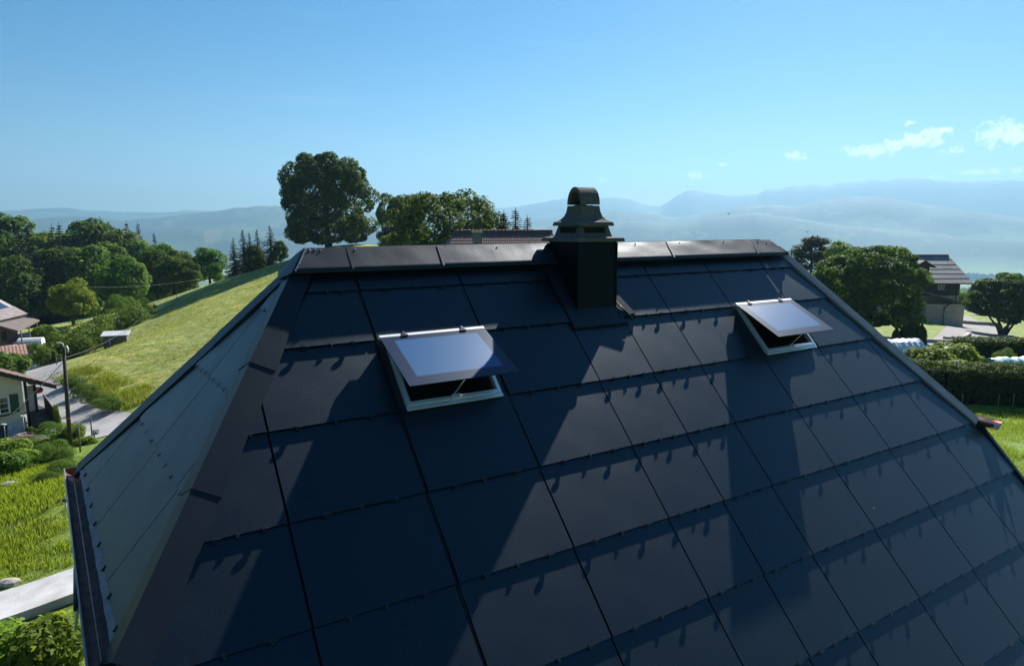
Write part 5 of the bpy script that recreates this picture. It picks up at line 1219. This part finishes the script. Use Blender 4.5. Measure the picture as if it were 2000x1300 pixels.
mb = MB(); mb.slab([(x0 - 1, y_e, ztE), (ex, y_e, ztE), (rx, y_r, RZ), (x0 - 1, y_r, RZ)], .16); mb.slab([(ex, 10, ztE), (x0 - 1, 10, ztE), (x0 - 1, y_r, RZ), (rx, y_r, RZ)], .16)
vr = mb.build('roof', mat('roof_underside', (.03, .028, .027), .8), VH)
RSM = [mat('roof_sheet_a', (.21, .195, .185), .7, var=.12, scale=1.2), mat('roof_sheet_b', (.25, .235, .22), .7, var=.12, scale=1.2), mat('roof_sheet_c', (.165, .155, .15), .7, var=.12, scale=1.2)]
sh_n = (Vector((ex, y_e, ztE)) - Vector((x0 - 1, y_e, ztE))).cross(Vector((x0 - 1, y_r, RZ)) - Vector((x0 - 1, y_e, ztE))).normalized()
for r in range(6):
    for c in range(14):
        f0, f1 = r / 6, (r + 1) / 6 - .004
        xa = x0 - 1 + 1.42 * c; xb = xa + 1.405
        xr0 = ex + (rx - ex) * f0; xr1 = ex + (rx - ex) * f1
        if xa > xr1 - .1: continue
        P_ = [Vector((min(xb, xr0), y_e + (y_r - y_e) * f0, ztE + (RZ - ztE) * f0)), Vector((min(xb, xr1), y_e + (y_r - y_e) * f1, ztE + (RZ - ztE) * f1)), Vector((xa, y_e + (y_r - y_e) * f1, ztE + (RZ - ztE) * f1)), Vector((xa, y_e + (y_r - y_e) * f0, ztE + (RZ - ztE) * f0))]
        mb = MB(); mb.slab([p_ + sh_n * (.065 if i_ in (0, 3) else .035) for i_, p_ in enumerate(P_)], .03); mb.build('roof_sheet', RSM[(0, 0, 1, 0, 2, 0, 1)[(r * 5 + c * 3) % 7]], vr)
mb = MB(); mb.tube([(x0 - 1, y_r, RZ + .06), (rx, y_r, RZ + .06)], .14, 8); mb.build('ridge_roll', DT, vr)
# dormer
dx = hm(1806, 530, 95).x; dz0 = ztE + 1.0
mb = MB(); mb.loft([[(dx - 1.1, y, dz0), (dx + .9, y, dz0), (dx + .9, y, dz0 + 1.4), (dx - .1, y, dz0 + 2.0), (dx - 1.1, y, dz0 + 1.4)] for y in (-.4, 3.4)]); dm = mb.build('dormer', DT, VH)
mb = MB(); mb.slab([(dx - .1, -.9, dz0 + 2.2), (dx + 1.6, -.9, dz0 + 1.25), (dx + 1.6, 4, dz0 + 1.25), (dx - .1, 4, dz0 + 2.2)][::1], .1); mb.slab([(dx - 1.8, -.9, dz0 + 1.25), (dx - .1, -.9, dz0 + 2.2), (dx - .1, 4, dz0 + 2.2), (dx - 1.8, 4, dz0 + 1.25)], .1); mb.build('dormer_roof', DT, dm)
wx = hm(1836, 560).x; wz = hm(1836, 565).z
mb = MB(); mb.box((wx - .42, -.12, wz), (wx + .42, -.062, wz + .95)); w_ = mb.build('window', GLASS, VH)
mb = MB()
for xx in (-.46, -.05, .38): mb.box((wx + xx, -.15, wz - .04), (wx + xx + .09, -.121, wz + 1.0))
for z_ in (-.04, .92): mb.box((wx - .37, -.148, wz + z_), (wx - .05, -.122, wz + z_ + .08)); mb.box((wx + .04, -.148, wz + z_), (wx + .38, -.122, wz + z_ + .08))
mb.build('window_frame', WHITE, w_)
la, lb_ = hm(1822, 572), hm(1864, 586)
mb = MB(); mb.box((la.x - 2.5, -2.6, -.6), (lb_.x - .3, -.07, lb_.z - .25)); mb.build('annex_wall', Wm, VH)
mb = MB(); mb.slab([(la.x - 2.5, -3.0, la.z + .35), (lb_.x + .1, -3.0, lb_.z - .1), (lb_.x + .1, -.05, lb_.z - .1), (la.x - 2.5, -.05, la.z + .35)], .14); mb.build('annex_roof', RSM[0], VH)
mb = MB(); q1, q2, q3 = hm(1862, 590, 93), hm(1846, 601, 93), hm(1843, 636, 93); mb.tube([(q1.x, -2.7, q1.z), (q2.x, -2.7, q2.z), (q3.x, -2.7, q3.z)], .07, 6); mb.build('downpipe', DT, VH)
mb = MB(); mb.tube([(-.35, -.12, -.4), (-.35, -.12, EZ)], .08, 6); mb.build('downpipe', DT, VH)
# low walls, steps, stone, car, bench and tables there
WALLM = mat('garden_wall_concrete', (.34, .31, .28), .9, var=.2, scale=2)
def low_wall(pxs, h, w, label):
    P_ = gpath(pxs); o = Vector(P_[0]); mb = MB()
    for a_, b_ in zip(P_[:-1], P_[1:]):
        a_ = Vector(a_) - o; b_ = Vector(b_) - o; d_ = (b_ - a_); nx = Vector((d_.y, -d_.x, 0)).normalized() * w / 2
        mb.loft([[p_ - nx + Vector((0, 0, -.4)), p_ + nx + Vector((0, 0, -.4)), p_ + nx + Vector((0, 0, h)), p_ - nx + Vector((0, 0, h))] for p_ in (a_, b_ + d_.normalized() * w * .4)])
    return tag(mb.build('garden_wall', WALLM, None, None, o), label, 'wall')
low_wall([(1795, 672, 66), (1832, 672, 66), (1872, 670, 66.5), (1893, 655, 76)], .45, .35, 'low concrete wall bending round the lawn by the driveway')
low_wall([(1864, 631, 99), (1905, 634, 98), (1950, 634, 98)], .55, .4, 'long low wall behind the driveway')
q = at(1853, 664, 70); mb = MB(); mb.box((-.45, -.3, -.1), (.45, .3, .35)); tag(mb.build('stone_trough', mat('trough_stone', (.22, .20, .18), .9, var=.3, scale=5), None, None, (q.x, q.y, G(q.x, q.y)), bevel=.04), 'small stone block on the lawn inside the low wall', 'stone')
for k in range(4):
    q = at(1966 + k * 5.2, 652 + k * 2.4, 82 - k * 1.6); mb = MB(); mb.box((-.75, -.17, -.2), (.75, .17, .16)); tag(mb.build('garden_step', mat('step_stone', (.42, .38, .35), .9), None, None, (q.x, q.y, G(q.x, q.y))), ['top', 'second', 'third', 'lowest'][k] + ' pale step of the short garden stair by the spreading tree', 'step', 'steps by the spreading tree')
# car
q = at(1881, 611, 139); e = empty('parked_car', (q.x, q.y, G(q.x, q.y) + .1), R(-62), 'small blue and silver car parked beyond the grey-roofed house', 'car')
BLUE = mat('car_blue', (.10, .22, .48), .25, metal=.4, var=.05, coat=.6); SILV = mat('car_silver', (.60, .66, .72), .25, metal=.5, var=.05, coat=.5)
sec = [(-1.95, .50, .80, .72), (-1.85, .35, .95, .80), (-.9, .25, 1.0, .84), (.4, .25, .98, .84), (1.5, .27, .92, .82), (1.95, .38, .78, .72)]
mb = MB(); mb.loft([[(x, -w, z0), (x, w, z0), (x, w * 1.02, (z0 + z1) / 2), (x, w * .92, z1), (x, -w * .92, z1), (x, -w * 1.02, (z0 + z1) / 2)] for x, z0, z1, w in sec]); mb.build('body', BLUE, e, bevel=.04)
mb = MB(); mb.loft([[(-1.75, -.74, .93), (1.0, -.74, .93), (1.0, .74, .93), (-1.75, .74, .93)], [(-1.45, -.60, 1.46), (.25, -.60, 1.46), (.25, .60, 1.46), (-1.45, .60, 1.46)]]); mb.build('cabin_windows', GLASS, e)
mb = MB(); mb.box((-1.45, -.61, 1.461), (.27, .61, 1.50)); mb.build('car_roof', SILV, e, bevel=.03)
mb = MB(); mb.box((1.0, -.70, .935), (1.75, .70, .955)); mb.build('bonnet', SILV, e)
for x in (-1.2, 1.25):
    for s in (-.76, .76):
        mb = MB(); mb.loft([[(x + .31 * math.cos(t), s + d_, .31 + .31 * math.sin(t)) for t in np.linspace(0, 2 * PI, 15)[:-1]] for d_ in (-.1, .1)]); wh = mb.build('wheel', EDGE, e)
        mb = MB(); y_ = s + (.105 if s > 0 else -.105); mb.loft([[(x + .19 * math.cos(t), y_ + d_, .31 + .19 * math.sin(t)) for t in np.linspace(0, 2 * PI, 13)[:-1]] for d_ in (-.01, .01)]); mb.build('rim', SILV, wh)
for s in (-.52, .52): mb = MB(); mb.box((1.86, s - .15, .60), (1.97, s + .15, .74)); mb.build('headlight', WHITE, e)
# picnic table
q = at(1911, 619, 116); e = empty('picnic_table', (q.x, q.y, G(q.x, q.y)), R(15), 'pale picnic table on the paved patch under the spreading tree', 'table')
mb = MB(); mb.box((-1.0, -.4, .72), (1.0, .4, .78)); mb.build('table_top', mat('pale_plank', (.42, .40, .36), .8), e)
for s in (-.75, .75): mb = MB(); mb.box((-1.0, s - .13, .42), (1.0, s + .13, .46)); mb.build('seat', mat('pale_plank', (.42, .40, .36)), e)
for x in (-.7, .7): mb = MB(); mb.box((x - .05, -.75, .34), (x + .05, .75, .415)); mb.tube([(x, -.65, 0), (x, -.2, .72)], .04, 6); mb.tube([(x, .65, 0), (x, .2, .72)], .04, 6); mb.build('leg_frame', EDGE, e)
# polytunnels
def tunnel(px, py, dp, L, r, rz, label, m):
    q = at(px, py, dp); e = empty('polytunnel', (q.x, q.y, G(q.x, q.y)), rz, label, 'polytunnel', 'plastic tunnels in the vegetable garden')
    rng = random.Random(int(px)); rings = []
    for i in range(13):
        x = -L / 2 + L * i / 12; k = 1 + rng.uniform(-.05, .05); rings.append([(x, r * k * math.cos(t), r * 1.15 * k * math.sin(t)) for t in np.linspace(0, PI, 12)])
    mb = MB(); mb.loft(rings, 0, False, closed=False, caps=False)
    for rg in (rings[0], rings[-1]): mb.add(rg, [tuple(range(12))])
    mb.build('plastic_cover', m, e)
    for i in (0, 4, 8, 12): mb = MB(); mb.tube([Vector(p_) * 1.004 for p_ in rings[i]], .018, 5); mb.build('hoop', STEEL, e)
FILM = mat('film_white', (.62, .66, .68), .3, var=.15, scale=2.5, spec=.6); FILMG = mat('film_green', (.36, .55, .47), .3, var=.2, scale=2.5, spec=.6)
tunnel(1752, 694, 51, 3.0, 1.3, R(8), 'white plastic tunnel touching the solar roof edge', FILM)
tunnel(1970, 722, 43.5, 2.6, 1.0, R(6), 'long greenish plastic tunnel near the right edge of the picture', FILMG)
tunnel(1843, 735, 41, 1.2, .8, R(10), 'tiny pale plastic tunnel half hidden by leafy shrubs', FILM)
# near left: small lamp in the lawn, stone
q = at(131, 1013, 20.3); zc = G(q.x, q.y); e = empty('lawn_lamp', (q.x, q.y, zc), 0, 'small mushroom-shaped lamp on a pale post in the lawn', 'lamp')
mb = MB(); mb.tube([(0, 0, -.1), (.02, 0, .42)], .022, 6); mb.build('post', mat('lamp_post_pale', (.55, .48, .36), .7), e)
mb = MB(); mb.loft([[(.02 + r * math.cos(t), r * math.sin(t), z) for t in np.linspace(0, 2 * PI, 13)[:-1]] for r, z in ((.10, .40), (.11, .43), (.07, .48), (.02, .50))]); mb.build('lamp_hood', mat('lamp_hood_dark', (.10, .10, .11), .5, metal=.4), e)
def rock(px, py, dp, s, label):
    q = at(px, py, dp); rng = np.random.default_rng(int(px + py)); mb = MB(); rings = []
    for r, z in ((.8, 0), (1, .25), (.85, .5), (.35, .65)): rings.append([(r * s * math.cos(t) * rng.uniform(.8, 1.2), r * s * .7 * math.sin(t) * rng.uniform(.8, 1.2), z * s) for t in np.linspace(0, 2 * PI, 9)[:-1]])
    mb.loft(rings); tag(mb.build('rock', mat('rock_pale', (.36, .33, .28), .95, var=.3, scale=6, bump=.5), None, None, (q.x, q.y, G(q.x, q.y) - .05)), label, 'rock')
rock(20, 938, 24.5, .35, 'pale rock in the grass at the left edge below the shrubs'); rock(18, 1115, 16.3, .30, 'pale flat rock at the upper edge of the concrete path')
# a far barn, far woods on the plain
q = at(1910, 548, 2900)
def fz(az_, r): 
    i = int(np.argmin(np.abs(AZ - az_))); return float(np.interp(r, RR, Z[i]))
def far_at(px, r): a_ = azel(px, 500)[0]; return Vector((r * math.sin(a_), r * math.cos(a_), fz(a_, r)))
q = far_at(1910, 2250); e = empty('distant_barn', q, R(10), 'tiny white barn in the far green fields on the right', 'barn')
mb = MB(); mb.box((-14, -6, 0), (14, 6, 5)); mb.build('wall', WHITE, e)
mb = MB(); mb.loft([[(x, -7, 5), (x, 7, 5), (x, 0, 9)] for x in (-15, 15)]); mb.build('roof', WHITE, e)
def far_wood(pxs, r0, r1, h, seed, label):
    rng = np.random.default_rng(seed); a0_, a1_ = azel(pxs[0], 500)[0], azel(pxs[1], 500)[0]; n = 3600
    f = rng.uniform(0, 1, n); g = rng.uniform(0, 1, n); edge = .12 + .10 * np.sin(f * 17 + seed) + .07 * np.sin(f * 41)
    g = edge + (1 - edge * 1.6) * g * np.minimum(1, 4 * np.minimum(f, 1 - f) + .25)
    a_ = a0_ + (a1_ - a0_) * f; r = r0 + (r1 - r0) * g; X = r * np.sin(a_); Y = r * np.cos(a_)
    ia = np.clip(np.searchsorted(AZ[:len(az_f)], a_), 1, len(az_f) - 1); zz_ = np.array([np.interp(rr_, RR, Z[i_]) for rr_, i_ in zip(r, ia)])
    V = []
    hh = h * rng.uniform(.6, 1.25, n); w = h * rng.uniform(.28, .5, n)
    for k in range(4):
        t0, t1 = k * PI / 2, (k + 1) * PI / 2
        def pt_(t, s, z_): return np.stack([X + w * s * np.cos(t), Y + w * s * np.sin(t), zz_ + hh * z_], -1)
        V.append(np.stack([pt_(t0, .8, -.1), pt_(t1, .8, -.1), pt_(t1, 1, .55), pt_(t0, 1, .55)], 1)); V.append(np.stack([pt_(t0, 1, .55), pt_(t1, 1, .55), pt_(t1, .35, 1), pt_(t0, .35, 1)], 1))
    o = place('distant_wood', quads_mesh('distant_wood', np.concatenate(V), mat('far_wood_leaf', (.030, .050, .016), .9, var=.4, scale=.05))); tag(o, label, 'wood', kind='stuff')
far_wood((1850, 2120), 2620, 3200, 18, 3, 'far dark wood on the plain right of the grey roof')
far_wood((1640, 2200), 3650, 4000, 18, 4, 'second band of far woods behind the first')
far_wood((1520, 1800), 2900, 3200, 16, 5, 'far wood behind the open conifer')
# two birds
for px, py, dp, lb in ((1423, 418, 60, 'left dark bird flying before the hazy mountains'), (1577, 453, 60, 'right small dark bird flying above the open conifer')):
    q = at(px, py, dp); e = empty('bird', q, R(40), lb, 'bird', 'birds over the valley'); BM = mat('bird_dark', (.02, .02, .02), .8)
    mb = MB(); mb.tube([(-.16, 0, 0), (-.08, 0, .01), (.04, 0, .02), (.13, 0, .03), (.17, 0, .03)], [.008, .03, .04, .025, .006], 8); mb.build('body', BM, e)
    for s in (-1, 1): mb = MB(); mb.slab([(.06, 0, .03), (.02, s * .2, .10), (-.06, s * .34, .07), (-.05, s * .18, .08), (-.05, 0, .03)], .006); mb.build('wing', BM, e)

# ================================================================== AIR
hb = MB(); hb.box((-11600, -11600, -330), (11600, 11600, 740))
hzm = bpy.data.materials.new('haze_air'); hzm.use_nodes = True; nt = hzm.node_tree; nt.nodes.clear()
ho = N(nt, 'ShaderNodeOutputMaterial'); pv = N(nt, 'ShaderNodeVolumePrincipled'); nt.links.new(pv.outputs[0], ho.inputs['Volume'])
pv.inputs['Color'].default_value = (.29, .54, .73, 1); pv.inputs['Density'].default_value = 1.65e-4; pv.inputs['Anisotropy'].default_value = 0.3
hzm.cycles.homogeneous_volume = True if hasattr(hzm.cycles, 'homogeneous_volume') else None
tag(hb.build('haze', hzm), 'thin bluish haze filling the valley air', 'haze', kind='stuff')
